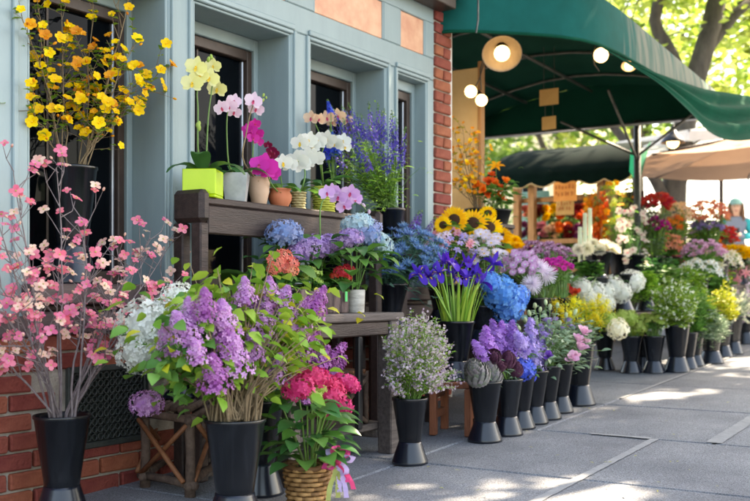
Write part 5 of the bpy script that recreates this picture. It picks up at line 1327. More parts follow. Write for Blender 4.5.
# ---- little pine stool with the irises
c = G(452, 432); c = V((4.52, -.66, gz(4.52)))
rt = root('pine_stool', c, 'small raw pine stool carrying the bucket of irises', 'stool'); HS = .265
wv = .105
mq = []
Rz = RZ(.25)
m_stool = mat('stool_pine', (120, 66, 44), (158, 96, 66), rough=.6, mode='noise', scale=14, stretch=(6, 6, .8), bump=.25, objvar=.12)
def sbox(name, a, b):
    q = MB(); q.box(a, b, 0, .004); o = part(name, q.mesh(name, m_stool), rt, Rz)
sbox('top', (-.125, -.11, HS-.03), (.125, .11, HS))
for sx in (-1, 1):
    for sy in (-1, 1): sbox('leg', (sx*.11-.02, sy*.09-.018, 0), (sx*.11+.02, sy*.09+.018, HS-.031))
for sy in (-1, 1): sbox('rail', (-.089, sy*.09-.01, HS-.085), (.089, sy*.09+.01, HS-.032)); sbox('stretcher', (-.089, sy*.09-.01, .08), (.089, sy*.09+.01, .12))
rm = bucket(c+UP*(HS+.001), .092, .30, 'black flared bucket of irises standing on the pine stool')
ir = pxh([(420, 275, 26), (430, 279, 26), (440, 275, 26), (450, 266, 28), (444, 264, 24), (452, 279, 26), (468, 268, 30), (466, 281, 26), (480, 284, 26), (492, 266, 28), (458, 272, 24), (474, 275, 24)], -.68, .05)
rt = bunch('iris_bunch', 'upright bunch of deep violet irises with long green stems', 'flower bunch', rm, ir, pro('iris', lambda: irisf(W_IRIS), 3), 'blossom', R=.075, deep=.22, stem=leaf_m('iris_stem', (96, 146, 56), (140, 176, 80), 0), sr=.0055, face=.1)
lv = MB()
for _ in range(46):
    a = U(0, 6.3); r_ = .07*math.sqrt(U(0, 1)); s0 = rm+V((r_*math.cos(a), r_*math.sin(a), -.1)); lv.petal(T(s0)@RZ(a), U(.22, .36), .016, 1.45, U(1.0, 1.4), 4, .3, .05, .5)
wpart('blades', lv, lf_bright, rt, kind='stuff')
# ---- pale wax flower bunch in front
gp = G(410, 463); rm = bucket(gp, .078, .285, 'black flared bucket of pale waxflower standing alone on the paving')
w_wax = pm('waxflower', (180, 154, 184), (222, 206, 210)); w_wax2 = pm('waxflower_lilac', (166, 140, 186), (206, 184, 212))
cc = P(418, 352, -.85)
tp = domepts(cc-V((0, 0, .05)), .19, .15, .26, 95, -.45, .7)
tp += [P(464, 380, -.9), P(455, 388, -.9), P(460, 372, -.88)]
sprays('waxflower_bunch', 'cloud of tiny pale lilac waxflowers spilling over their bucket', 'flower bunch', rm, tp, R=.065, deep=.2, leaf=lf_bright, lsz=.032, lW=.2, per=60, flm=w_wax, fls=.0066, fper=40, np=5, lo=.25, side=.012)
# ---- front row of small buckets
fr = [((485, 441), .083, .29, 'black flared bucket of artichokes at the start of the front row'),
      ((507, 434.5), .08, .28, 'black flared bucket of mauve stock and purple artichokes'),
      ((520, 428), .08, .28, 'black flared bucket under the royal blue hydrangea'),
      ((533.5, 423), .08, .28, 'black flared bucket of pale violet stock'),
      ((546.5, 418.5), .082, .29, 'black flared bucket of lavender lisianthus'),
      ((559.5, 412), .08, .28, 'black flared bucket of pink lisianthus'),
      ((579, 404.5), .097, .36, 'large black flared bucket ending the front row of buckets')]
RM = []
for (a, b), R_, H_, lb in fr: RM.append(bucket(G(a, b), R_, H_, lb))
yf = -.88
bunch('artichoke_bunch', 'silvery green artichokes on thick stems in the front row', 'flower bunch', RM[0], pxh([(478, 377, 30), (492, 380, 24), (474, 370, 22), (486, 368, 24)], -.92, .03), pro('arti', lambda: artichoke(m_arti), 2), 'flower_head', R=.06, deep=.2, sr=.006, leaf=lf_grey, lsz=.07, lW=.25, lper=3, off=.3, face=.05)
stk = pro('stock', lambda: panicle(W_LAV, 64, .19, .115, 5, .5), 3); stk2 = pro('stock2', lambda: panicle(pm('mauve_stock', (150, 96, 190), (186, 140, 214)), 64, .19, .115, 5, .5), 2)
hd = pxh([(487, 346, 38), (503, 346, 38), (496, 340, 34), (511, 344, 36), (480, 352, 28)], -.9, .04)
hd = [(p, s_, stk2) for p, s_ in hd]+[(p, s_, pro('artp', lambda: artichoke(m_artp), 2)) for p, s_ in pxh([(494, 357, 18), (508, 361, 19), (516, 371, 17), (500, 366, 15)], -.97, .02)]
bunch('stock_bunch', 'mauve stock spikes mixed with small dark purple artichokes', 'flower bunch', RM[1], hd, stk2, 'flower_head', off=.35, R=.06, deep=.2, sr=.004, leaf=lf_grey, lsz=.06, lW=.25, lper=5)
bunch('blue_hydrangea_bunch', 'royal blue hydrangea head low in the front row', 'flower bunch', RM[2], pxh([(522, 369, 27), (528, 376, 18)], -.93, .02), pro('hyr', lambda: hydrangea(W_HB, 110, .11), 2), 'flower_head', R=.06, deep=.2, sr=.005, leaf=lf_mid, lsz=.09, lW=.6, lper=5)
bunch('stock_bunch', 'pale violet stock spikes packed in the front row', 'flower bunch', RM[3], pxh([(522, 344, 36), (530, 338, 36), (538, 346, 36), (546, 342, 34), (533, 354, 32), (541, 358, 30), (514, 338, 32), (526, 352, 30)], -.9, .06), stk, 'flower_spike', off=.4, R=.06, deep=.2, sr=.004, leaf=lf_mid, lsz=.06, lW=.25, lper=5)
lis = pro('lisl', lambda: rose(W_LAV, 12), 2); lisp = pro('lisp', lambda: rose(pm('lisianthus_pink', (226, 160, 196), (240, 200, 216)), 12), 2); lisv = pro('lisv', lambda: rose(W_PURP, 12), 1); lbud = pro('lbg', lambda: bud(pm('bud_green', (176, 196, 140), (206, 214, 176))), 1)
hd = [(p, s_, lis) for p, s_ in pxh([(548, 323, 14), (555, 321, 10), (541, 333, 10), (567, 322, 10), (571, 329, 10), (562, 330, 9), (546, 336, 9)], -.88, .05)]+[(p, s_, lisv) for p, s_ in pxh([(549, 357, 13)], -.96, .01)]+[(p, s_, lbud) for p, s_ in pxh([(535, 308, 8), (540, 312, 7), (530, 316, 8), (526, 322, 7), (550, 310, 8), (557, 308, 7), (546, 305, 7), (520, 330, 7), (537, 325, 7)], -.86, .06)]
bunch('lisianthus_bunch', 'lavender lisianthus with many pale green buds', 'flower bunch', RM[4], hd, lis, 'blossom', R=.06, deep=.2, sr=.003, leaf=lf_grey, lsz=.055, lW=.4, lper=9, lmin=.05, fill=260, fillr=(P(546, 344, -.88), (.16, .12, .14)))
hd = [(p, s_, lisp) for p, s_ in pxh([(583, 334, 18), (577, 341, 16), (580, 350, 18), (570, 360, 16), (575, 357, 14), (585, 343, 14)], -1.0, .02)]+[(p, s_, lbud) for p, s_ in pxh([(566, 318, 7), (574, 315, 8), (560, 325, 7), (588, 345, 8)], -.9, .04)]
bunch('lisianthus_bunch', 'pale pink lisianthus leaning over its bucket', 'flower bunch', RM[5], hd, lisp, 'blossom', R=.06, deep=.2, sr=.003, leaf=lf_grey, lsz=.055, lW=.4, lper=9, lmin=.05, fill=220, fillr=(P(566, 348, -.88), (.12, .12, .12)))
sprays('greenery_bunch', 'grey green foliage filling the large bucket at the row end', 'foliage bunch', RM[6], domepts(P(582, 336, -.87), .11, .11, .1, 26), R=.08, deep=.25, leaf=lf_grey, lsz=.05, lW=.35, per=24)

# ---- middle tier
def tier(px, py, y, R_, z, lb, H_=None, foot=.33):
    p = P(px, py, y); H_ = H_ or max(.2, p.z-z); return bucket(V((p.x, y, z+.001)), R_, H_, lb, foot)
rm = tier(390, 284, -.23, .1, z2, 'black bucket of blue sea holly beyond the bench end')
er = pro('ery', lambda: eryng(W_ERY), 3)
hd = dome(P(402, 257, -.27), .22, .21, .16, 150, .078, -.6)
bunch('sea_holly_bunch', 'dense spiny bunch of steel blue sea holly', 'flower bunch', rm, hd, er, 'flower_head', R=.08, deep=.22, stem=lf_blue, sr=.0028, leaf=lf_blue, lsz=.06, lW=.22, lper=10, lmin=.1, face=.3, fill=200, fillr=(P(402, 266, -.25), (.22, .19, .14)))
bunch('lavender_spike_bunch', 'purple flower spikes peeping above the sea holly', 'flower bunch', rm+V((-.02, .04, 0)), pxh([(372, 248, 40), (379, 244, 36), (367, 252, 34), (407, 238, 30), (414, 236, 30), (424, 238, 28)], -.15, .04), pro('vsp', lambda: spike(W_PURP, None, 40, .1, .09), 2), 'flower_spike', R=.05, deep=.2, leaf=lf_mid, lsz=.05, lW=.2, lper=5)
rm = tier(443, 284, -.2, .095, z2, 'black bucket of pink and lilac alstroemeria')
al = pro('als', lambda: lily(W_PINK, .5, .24), 2)+pro('als2', lambda: lily(W_LAV, .5, .24), 2)+pro('als3', lambda: lily(W_PALEP, .5, .24), 1)
hd = dome(P(449, 247, -.3), .15, .14, .10, 46, .062, -.3)
bunch('alstroemeria_bunch', 'loose bunch of pink and lilac alstroemeria', 'flower bunch', rm, hd, al, 'blossom', R=.075, deep=.2, leaf=lf_mid, lsz=.07, lW=.25, lper=6, face=.4)
rm = tier(470, 262, -.13, .1, z2, 'tall black bucket of sunflowers against the brick pier')
sf = pro('sun', lambda: daisy([(22, .30, .1, .1, -.1, .19, 0), (22, .28, .095, .35, .1, .18, .01)], W_SUN, m_disc, .21, .35, 2, .06, .5), 3)
bunch('sunflower_bunch', 'golden sunflowers with dark centres beside the brick pier', 'flower bunch', rm, pxh([(454, 220, 31), (473, 223, 33), (489, 227, 33), (499, 234, 28), (443, 225, 20), (501, 246, 26), (488, 213, 20)], -.3, .03), sf, 'flower_head', R=.08, deep=.25, sr=.006, leaf=lf_mid, lsz=.12, lW=.7, lper=4, face=1.3)
rm = tier(508, 275, -.1, .09, z2, 'black bucket of yolk yellow chrysanthemums by the sunflowers')
bunch('chrysanthemum_bunch', 'yolk yellow chrysanthemums next to the sunflowers', 'flower bunch', rm, dome(P(508, 250, -.15), .09, .09, .1, 16, .085, -.4), pro('mumy', lambda: mum(W_SUN), 2), 'flower_head', R=.07, deep=.22, leaf=lf_mid, lsz=.06, lper=4, face=.5)
rm = tier(487, 300, -.42, .085, z1, 'black bucket of white daisy chrysanthemums')
ds = pro('dsw', lambda: daisy([(18, .40, .13, .15, .0, .08, 0), (18, .36, .12, .4, .2, .07, .01)], pm('blush_white', (228, 212, 226), (242, 234, 240)), m_yc, .1), 3)
bunch('daisy_bunch', 'blush white daisy chrysanthemums below the sunflowers', 'flower bunch', rm, dome(P(484, 252, -.4), .12, .1, .12, 40, .07, -.4), ds, 'flower_head', R=.07, deep=.22, leaf=lf_mid, lsz=.06, lper=4, face=.5)
rm = tier(483, 311, -.55, .088, z1, 'plain black bucket just behind the iris bucket')
rm2 = tier(503, 318, -.58, .082, z1, 'black bucket under the bright blue hydrangea')
hyk = pro('hyk', lambda: hydrangea(W_BLUE, 150, .09, .8), 2)
bunch('blue_hydrangea_bunch', 'bright sky blue hydrangea heads beside the irises', 'flower bunch', rm2, pxh([(500, 293, 37), (508, 308, 34), (490, 282, 22), (516, 296, 28)], -.66, .03), hyk, 'flower_head', R=.06, deep=.2, sr=.005, leaf=lf_mid, lsz=.09, lW=.6, lper=3, face=.6)
sprays('greenery_bunch', 'brownish filler sprigs behind the irises', 'foliage bunch', rm, domepts(P(480, 285, -.55), .12, .1, .12, 24), R=.07, deep=.22, leaf=leaf_m('tan_leaf', (120, 128, 80), (160, 150, 110)), lsz=.03, lW=.3, per=30)
for i, (px, lb) in enumerate(((536, 'black bucket of pale pink chrysanthemums on the low bench'), (551, 'black bucket of magenta chrysanthemums on the low bench'), (563, 'black bucket of variegated mauve chrysanthemums on the low bench'))):
    p = P(px, 298, -.5); RM.append(bucket(V((p.x, -.5 if i != 1 else -.46, z1+.001)), .075, p.z-z1, lb))
m3 = RM[-3:]
mb1 = pro('dsp', lambda: daisy([(20, .38, .1, .2, .1, .09, 0), (18, .34, .1, .5, .3, .07, .01)], pm('button_pink', (206, 150, 200), (228, 190, 222)), W_WHITE, .12), 2)
bunch('chrysanthemum_bunch', 'pale pink button chrysanthemums with white centres', 'flower bunch', m3[0], dome(P(519, 268, -.5), .14, .11, .1, 40, .058, -.4), mb1, 'flower_head', R=.06, deep=.22, leaf=lf_mid, lsz=.05, lper=3, face=.7)
bunch('spider_mum_bunch', 'shaggy white spider chrysanthemums beneath the magenta ones', 'flower bunch', m3[0]+V((.02, -.05, 0)), pxh([(546, 274, 24), (532, 284, 22), (540, 268, 20)], -.6, .02), pro('spi', lambda: spider(pm('shaggy_white', (220, 200, 224), (242, 236, 242))), 2), 'flower_head', R=.05, deep=.2, face=.9)
bunch('chrysanthemum_bunch', 'magenta button chrysanthemums above the white spider ones', 'flower bunch', m3[1], dome(P(550, 267, -.5), .11, .13, .055, 34, .055, -.3), pro('dsm', lambda: daisy([(18, .38, .12, .3, .1, .08, 0), (16, .32, .1, .6, .4, .06, .01)], W_MAG, m_disc, .1), 2), 'flower_head', R=.06, deep=.22, leaf=lf_mid, lsz=.05, lper=3, face=.7)
bunch('chrysanthemum_bunch', 'purple and white edged chrysanthemums massed behind the magenta ones', 'flower bunch', m3[2], dome(P(541, 256, -.32), .24, .2, .085, 90, .062, -.3), pro('dsv', lambda: daisy([(20, .40, .1, .15, .3, .07, 0), (18, .34, .1, .5, .7, .05, .01)], W_VAR, mat('plum_centre', (96, 20, 60)), .14), 3), 'flower_head', R=.06, deep=.22, leaf=lf_mid, lsz=.05, lper=3, face=.7)
bunch('chrysanthemum_bunch', 'dark plum chrysanthemums at the near side of the variegated ones', 'flower bunch', m3[2]+V((-.02, .03, 0)), dome(P(521, 254, -.2), .1, .08, .06, 16, .055, -.3), pro('dspl', lambda: daisy([(20, .40, .1, .15, .3, .07, 0), (18, .34, .1, .5, .7, .05, .01)], W_PLUM, m_disc, .12), 2), 'flower_head', R=.05, deep=.2, face=.7)

# ---- orange bloom pots on the ledge by the cream board
lx = 6.45
zl = stand('display_ledge', 'tall dark ledge by the cream board with orange potted flowers', 6.2, 6.68, .02, .42, 1.12)
p1 = V((6.36, .15, zl+.001)); rt = root('black_pot', p1, 'wide black pot of golden twigs on the ledge', 'pot'); part('pot', pot_mesh(flare(.075, .1, .1), m_black), rt)
p2 = V((6.56, .12, zl+.001)); rt = root('black_pot', p2, 'wide black pot of orange roses on the ledge', 'pot'); part('pot', pot_mesh(flare(.085, .11, .105), m_black), rt)
branches('golden_twigs', 'thin upright twigs with amber blossom by the cream board', 'branches', p1+UP*.1, [P(x, y, .15+U(-.06, .06)) for x, y in [(455, 135), (462, 128), (470, 130), (478, 138), (450, 150), (456, 160), (466, 150), (474, 160), (460, 175), (470, 180), (485, 150), (452, 185)]], pro('amb', lambda: cup5(W_ORY, 1.0), 2)+pro('amb2', lambda: cup5(W_YEL, 1.0), 1), .035, twigs=7, tl=.09, lo=.25, stem=g_brown, r0=.004, deep=.07, leaf=lf_yel, lsz=.03, lper=2)
bunch('orange_rose_bunch', 'vivid orange roses and one yellow lily in the ledge pot', 'flower bunch', p2+UP*.105, pxh([(495, 185, 13), (501, 190, 12), (489, 182, 12), (505, 182, 11), (484, 190, 11), (498, 197, 11), (478, 186, 11), (492, 176, 10), (488, 194, 10), (502, 200, 9)], .05, .04), pro('roso', lambda: rose(W_ORG, 14), 2), 'flower_head', R=.08, deep=.07, leaf=lf_mid, lsz=.07, lW=.5, lper=7, face=.6, fill=90, fillr=(p2+V((0, 0, .22)), (.2, .16, .13)))
bunch('yellow_lily', 'single yellow lily standing above the orange roses', 'flower', p2+UP*.105, pxh([(496, 167, 18)], .08, .0), pro('lily', lambda: lily(W_ORY), 1), 'blossom', R=.04, deep=.07, face=.6)

# ---- right hand group: front row
rr = [((605, 370), .08, .29, 'black flared bucket of goldenrod behind the end of the front row'),
      ((631, 373), .08, .275, 'black flared bucket of green and white viburnum balls'),
      ((643, 369), .075, .29, 'black flared bucket in shadow behind the viburnum bucket'),
      ((654, 373), .08, .275, 'black flared bucket of lime flat topped flowers'),
      ((677, 372), .095, .35, 'large black flared bucket of tall mixed greenery'),
      ((687.5, 369), .078, .28, 'black flared bucket of fern next to the large greenery bucket'),
      ((694.5, 366), .078, .27, 'black flared bucket of drooping willow foliage'),
      ((711, 363), .1, .3, 'wide black flared bucket under trailing grey leaves'),
      ((722.5, 357), .085, .3, 'black flared bucket of yellow tipped greenery'),
      ((733, 354), .085, .33, 'black flared bucket of pale sprays near the street end'),
      ((745, 344), .09, .35, 'last black flared bucket of the right hand group')]
Q = [bucket(G(a, b), R_, H_, lb) for (a, b), R_, H_, lb in rr]
def sprayat(name, label, rim_, px, py, y, r, n, leaf, lsz, lW, per=22, **k):
    return sprays(name, label, k.pop('cat', 'foliage bunch'), rim_, domepts(P(px, py, y), r[0], r[1], r[2], n, -.75), R=.06, deep=.2, leaf=leaf, lsz=lsz, lW=lW, per=per, **k)
gr_ = pro('gold', lambda: panicle(W_GOLD, 150, .26, .045, 4, .8, None, False), 3)
bunch('goldenrod_bunch', 'bright yellow goldenrod plumes at the corner', 'flower bunch', Q[0], pxh([(562, 312, 26), (570, 308, 26), (578, 312, 24), (586, 312, 26), (594, 308, 26), (602, 310, 24), (609, 316, 22), (566, 320, 20), (590, 322, 20), (600, 322, 20), (580, 322, 18), (556, 304, 22), (574, 302, 24), (584, 304, 24), (598, 300, 22), (606, 306, 22), (570, 316, 22), (594, 316, 22)], -.62, .1), gr_, 'flower_spike', off=.4, R=.065, deep=.2, leaf=lf_bright, lsz=.06, lW=.18, lper=12, lmin=.2, fill=120, fillr=(P(588, 320, -.55), (.24, .14, .10)))
bunch('red_rose_bunch', 'small red roses behind the goldenrod', 'flower bunch', Q[0]+V((.0, .04, 0)), pxh([(562, 292, 9), (568, 288, 10), (576, 293, 12), (557, 298, 8), (571, 298, 8), (566, 300, 8)], -.4, .04), pro('rosr', lambda: rose(W_RED, 12), 2), 'flower_head', R=.05, deep=.2, leaf=lf_mid, lsz=.05, lper=4, face=.5)
bunch('viburnum_bunch', 'round lime green viburnum balls around one creamy head', 'flower bunch', Q[1], [(p, s_, pro('vbg', lambda: hydrangea(W_GREENF, 110, .1, .85), 2)) for p, s_ in pxh([(609, 320, 17), (630, 318, 17), (640, 325, 18), (636, 333, 16), (645, 319, 14), (622, 316, 14)], -.66, .05)]+[(p, s_, pro('vbw', lambda: hydrangea(W_CREAM, 110, .1, .85), 1)) for p, s_ in pxh([(618, 329, 22)], -.75, .01)], lilball, 'flower_head', R=.06, deep=.2, leaf=lf_mid, lsz=.07, lper=2, face=.5)
sprayat('greenery_bunch', 'thin dark greenery in the shadowed bucket', Q[2], 643, 325, -.6, (.12, .1, .1), 16, lf_dark, .05, .3)
bunch('trachelium_bunch', 'lime flat topped flower heads on dense stems', 'flower bunch', Q[3], dome(P(652, 322, -.76), .12, .1, .05, 24, .055, -.1), pro('trg', lambda: hydrangea(pm('lime_dome', (140, 160, 70), (176, 190, 100)), 60, .12, .5, 4, True, .0), 2), 'flower_head', R=.065, deep=.2, leaf=lf_mid, lsz=.05, lW=.2, lper=8)
sprayat('greenery_bunch', 'tall feathery greenery dotted with small white flowers', Q[4], 674, 305, -.9, (.27, .18, .25), 120, lf_bright, .06, .2, 30, flm=W_WHITE, fls=.012, fper=4)
sprayat('fern_bunch', 'glossy dark fern fronds beside the tall greenery', Q[5], 690, 312, -.92, (.22, .15, .21), 110, lf_mid, .065, .22, 28)
sprayat('greenery_bunch', 'bright green leafy stems over two small buckets', Q[6], 700, 315, -.92, (.22, .15, .2), 110, lf_bright, .07, .25, 28)
sprayat('willow_bunch', 'trailing grey green willow leaves hanging over the wide bucket', Q[7], 708, 322, -1.0, (.25, .16, .19), 90, lf_grey, .075, .16, 30, droop=.07)
sprayat('greenery_bunch', 'yellow tipped shrubby greenery toward the street end', Q[8], 722, 305, -.95, (.27, .16, .22), 70, lf_yel, .05, .4)
sprayat('greenery_bunch', 'pale cream sprays of filler flowers near the street end', Q[9], 735, 310, -.96, (.28, .18, .22), 70, lf_grey, .05, .2, 18, flm=W_CREAM, fls=.012, fper=12)
sprayat('greenery_bunch', 'pale pinkish filler in the last bucket by the street', Q[10], 748, 308, -.85, (.28, .18, .24), 64, lf_grey, .05, .25, 16, flm=W_PALEP, fls=.014, fper=12)

# ---- right hand group: tiers behind
za = stand('display_bench', 'lower dark bench behind the right hand buckets', 7.35, 10.2, -.60, -.2, .38)
zb = stand('display_bench', 'upper dark bench along the back of the right hand group', 7.5, 10.6, -.195, .25, .58)
zb_ = zb+.001
def tb(px, y, R_, z, H_, lb):
    x = P(px, 280, y).x; return bucket(V((x, y, z+.001)), R_, H_, lb)
r1 = tb(622, -.4, .1, za, .3, 'black bucket of white hydrangea on the lower bench'); r2 = tb(597, -.35, .09, za, .27, 'black bucket of creamy hydrangea on the lower bench')
hyW = pro('hyWb', lambda: hydrangea(W_WHITE, 130, .09, .85), 2)
bunch('white_hydrangea_bunch', 'three tight white hydrangea domes in the middle of the group', 'flower bunch', r1, pxh([(612, 287, 24), (632, 281, 26), (621, 293, 22), (606, 292, 18)], -.45, .04), hyW, 'flower_head', R=.08, deep=.2, sr=.005, leaf=lf_dark, lsz=.08, lper=2, face=.6)
bunch('white_hydrangea_bunch', 'lower white hydrangea cluster above the goldenrod', 'flower bunch', r2, pxh([(582, 288, 20), (594, 292, 22), (588, 300, 22), (601, 302, 20), (608, 304, 16)], -.42, .04), hyW, 'flower_head', R=.07, deep=.2, sr=.005, leaf=lf_dark, lsz=.08, lper=2, face=.6)
r3 = tb(646, -.42, .085, za, .3, 'black bucket of vivid green bupleurum')
sprayat('bupleurum_bunch', 'vivid green leafy bupleurum beside the white hydrangea', r3, 645, 293, -.45, (.18, .14, .18), 80, lf_bright, .05, .5, 34)
r4 = tb(598, .05, .12, zb, .3, 'wide black bucket of white ball chrysanthemums'); r5 = tb(632, .05, .12, zb, .3, 'wide black bucket of cymbidium orchids')
bunch('ball_chrysanthemum_bunch', 'huge cream ball chrysanthemums on straight stems', 'flower bunch', r4, pxh([(587, 249, 17), (599, 250, 17), (613, 249, 19), (606, 245, 16), (578, 250, 14), (593, 244, 14)], .02, .05), pro('ballm', lambda: mum(W_CREAM, 24), 2), 'flower_head', R=.1, deep=.22, sr=.005, face=.8, leaf=lf_mid, lsz=.06, lper=3)
cy = pro('cym', lambda: phal(pm('cymbidium', (228, 204, 190), (242, 228, 214)), m_lip), 3)
hd = []
for _ in range(52): hd.append((P(U(618, 650), U(205, 262), .05+U(-.08, .08)), .08))
bunch('cymbidium_bunch', 'creamy pink cymbidium orchid sprays high at the back', 'flower bunch', r5, hd, cy, 'blossom', R=.09, deep=.22, sr=.004, face=1.2, leaf=lf_mid, lsz=.1, lW=.15, lper=2)
r6 = tb(618, .18, .1, zb, .34, 'black bucket of yellow green orchids at the back')
bunch('orchid_spray_bunch', 'yellow green cymbidium sprays under the stall awning corner', 'flower bunch', r6, [(P(U(606, 640), U(182, 235), .18+U(-.06, .06)), .075) for _ in range(40)], pro('cyg', lambda: phal(pm('lime_cymbidium', (160, 176, 60), (196, 200, 90)), m_yc), 2)+pro('cyo', lambda: phal(W_ORY, m_yc), 1), 'blossom', R=.08, deep=.22, sr=.004, face=1., leaf=lf_bright, lsz=.08, lW=.3, lper=3)
# white candles standing among the mums
for (px, y0, y1) in ((585, 214, 240), (590, 209, 240), (580, 228, 241)):
    a = P(px, y1, .2); b = P(px, y0, .2); rt = root('taper_stem', V((a.x, a.y, zb_)), 'tall pale green bundle of calla stems behind the ball chrysanthemums', 'flower stem', 'pale upright stems behind the ball chrysanthemums')
    q = MB(); q.tube([V((a.x, a.y, zb_)), a, b], [.012, .02, .018], n=8, cap=True); q.ball(b, (.02, .02, .012), 8, 4); wpart('stalk', q, mat('pale_stem', (196, 214, 176), (216, 226, 196), rough=.5), rt)
# mixed flowers receding to the street
mix = [  # px, py, spread (w, d, h), material, kind, count, size, label
 (664, 246, (.16, .12, .09), W_CORAL, 'lily', 26, .085, 'salmon coral lilies massed at the back'),
 (657, 227, (.09, .08, .07), W_MAG, 'rose', 14, .07, 'deep magenta blooms behind the coral lilies'),
 (656, 205, (.10, .09, .08), W_RED, 'rose', 12, .09, 'rose red blooms highest beside the tree trunk'),
 (669, 226, (.09, .09, .08), W_ORG, 'lily', 12, .08, 'orange lilies tucked beside magenta blooms'),
 (674, 214, (.13, .1, .1), W_PEACH, 'lily', 16, .09, 'peach lilies in front of the tree trunk'),
 (686, 236, (.14, .1, .1), W_PALEP, 'rose', 14, .07, 'blush roses with dark leaves'),
 (702, 252, (.16, .12, .08), pm('rose_lilac', (216, 160, 196), (232, 190, 214)), 'rose', 16, .075, 'lilac pink roses in the middle distance'),
 (711, 249, (.08, .08, .06), W_ORG, 'rose', 10, .09, 'bright orange dahlias near the red wrapped flowers'),
 (717, 238, (.2, .12, .1), W_RED, 'rose', 26, .085, 'brick red carnations in front of the person'),
 (708, 215, (.2, .14, .12), W_CORAL, 'lily', 22, .09, 'faded orange blooms far along the display'),
 (708, 228, (.16, .1, .05), W_LAV, 'rose', 16, .07, 'pale lavender blooms below the faded orange ones'),
 (735, 254, (.18, .12, .06), W_YEL, 'daisy', 18, .09, 'sunny yellow daisies near the person'),
 (700, 272, (.14, .12, .1), W_WHITE, 'lily', 14, .085, 'white lilies with buds above the greenery'),
 (722, 262, (.16, .12, .1), W_CREAM, 'lily', 14, .09, 'creamy yellow lilies among dark leaves'),
 (741, 282, (.18, .14, .14), W_PINK, 'lily', 18, .1, 'pink stargazer lilies at the street end'),
 (676, 262, (.06, .06, .03), W_HOT, 'rose', 4, .08, 'two toned pink protea bloom under the coral lilies'),
 (745, 258, (.12, .1, .1), W_PEACH, 'rose', 12, .08, 'peach roses at the far street end')]
def mixmesh(m, kind): return pro('mx'+m.name+kind, (lambda: lily(m)) if kind == 'lily' else (lambda: rose(m, 12)) if kind == 'rose' else (lambda: mum(m)), 2)
zc = stand('display_bench', 'far dark bench at the street end of the display', 10.65, 12.6, -.55, .15, .5)
for i, (px, py, sp, m_, kind, n_, sz, lb) in enumerate(mix):
    far = px > 695
    y = (-.25 if py < 250 else -.45) if far else (-.02 if py < 250 else -.1)
    if py > 265: y = -.5
    c = P(px, py, y)
    if c.x < 10.6: z = zb if y > -.2 else za
    else: z = zc
    if c.x > 12.5: c.x = 12.45
    Hh = .3
    rm = bucket(V((c.x, y, z+.001)), .085, Hh, 'black bucket holding '+lb.split(' in ')[0].split(' with ')[0])
    hd = dome(c, sp[0], sp[1]*1.5, sp[2]*1.15, int(n_*2.0), sz*1.15, -.5)
    bunch('mixed_flower_bunch', lb, 'flower bunch', rm, hd, mixmesh(m_, kind), 'blossom', R=.07, deep=.2, leaf=(lf_mid, lf_bright, lf_grey)[i % 3], lsz=.08, lW=.35, lper=5, lmin=.05, face=.6, sr=.004, fill=190, fillr=(c-V((-.05, -.08, .18)), (sp[0]*1.5, sp[1]*1.3, .2)))
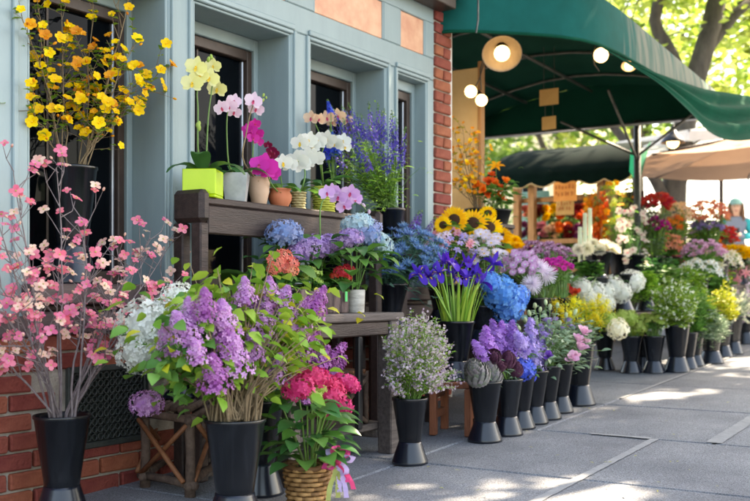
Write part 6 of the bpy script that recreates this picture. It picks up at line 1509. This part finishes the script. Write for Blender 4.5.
# filler leaves between tiers on the right
for (px, py, y, lf, lb) in ((660, 275, -.3, lf_dark, 'dark reddish leafed filler under the coral lilies'), (685, 285, -.45, lf_bright, 'lime foliage between the tall greenery and white lilies'), (712, 290, -.5, lf_mid, 'mid green foliage mass under the creamy lilies'), (668, 288, -.5, lf_mid, 'fan shaped green foliage beside the bupleurum'), (590, 276, -.15, lf_mid, 'leafy greens below the ball chrysanthemums'), (565, 280, -.3, lf_mid, 'small white dotted greens behind the red roses')):
    c = P(px, py, y); z = (za if y < -.2 else zb) if c.x < 10.6 else zc; 
    if c.x < 7.4: z = gz(c.x)
    rm = bucket(V((c.x, y, z+.001)), .08, min(.28, max(.2, c.z-z-.1)), 'black bucket of '+lb.split(' under')[0].split(' between')[0].split(' beside')[0].split(' below')[0].split(' behind')[0])
    sprays('greenery_bunch', lb, 'foliage bunch', rm, domepts(c, *((.28, .2, .2) if px > 640 else (.12, .1, .07)), 90 if px > 640 else 26, -.8), R=.06, deep=.18, leaf=lf, lsz=.085, lW=.4, per=20, flm=W_WHITE, fls=.014, fper=4 if 'white' in lb else 0)

# ---- flowers on the stall shelves: rows of bunches
cols = [W_CORAL, W_DRED, W_YEL, W_ORG, W_DRED, W_ORG, W_ORY]; cn = ['coral', 'dark red', 'yellow', 'orange', 'maroon', 'flame orange', 'amber']
cols2 = [W_PLUM, W_PINK, W_PEACH, W_ORG, W_DRED, W_PLUM, W_ORY]; cn2 = ['plum', 'rose pink', 'peach', 'tangerine', 'oxblood', 'wine red', 'golden']
for row, (py, zz, cs, nn_) in enumerate(((213, 1.35, cols, cn), (231, 1.05, cols2, cn2))):
    for i in range(7):
        px = 533+i*11; c = PX(px, py, SX+.25); z = zz+.001
        rt = root('stall_pot', V((SX+.25, c.y, z)), 'black pot of %s flowers on the %s stall shelf' % (nn_[i], ('upper', 'lower')[row]), 'pot'); part('pot', pot_mesh(flare(.05, .065, .12), m_black), rt)
        hh = [(V((SX+.2, c.y, 0))+V((U(-.09, .05), U(-.07, .07), c.z+U(-.06, .07))), .1) for _ in range(13)]
        bunch('stall_flower_bunch', '%s chrysanthemums in a pot on the %s stall shelf' % (nn_[i], ('upper', 'lower')[row]), 'flower bunch', V((SX+.25, c.y, z+.12)), hh, pro('st'+cs[i].name, lambda: mum(cs[i], 16), 1), 'flower_head', R=.05, deep=.08, face=.8, leaf=lf_mid, lsz=.05, lper=3)
c = PX(600, 235, SX-.2); b = V((SX-.22, c.y, gz(SX)))
rt = root('tall_vase', b, 'tall dark vase at the stall post holding orange gladioli', 'vase'); part('body', pot_mesh(flare(.08, .1, .8), m_black), rt)
bunch('gladiolus_bunch', 'tall orange gladioli leaning on the stall post', 'flower bunch', b+UP*.8, [(PX(U(590, 606), U(215, 260), SX-.22), .3) for _ in range(12)], pro('glad', lambda: spike(W_ORG, None, 24, .12, .16), 2)+pro('glad2', lambda: spike(W_ORY, None, 24, .12, .16), 1), 'flower_spike', R=.08, deep=.6, leaf=lf_mid, lsz=.1, lW=.1, lper=3)
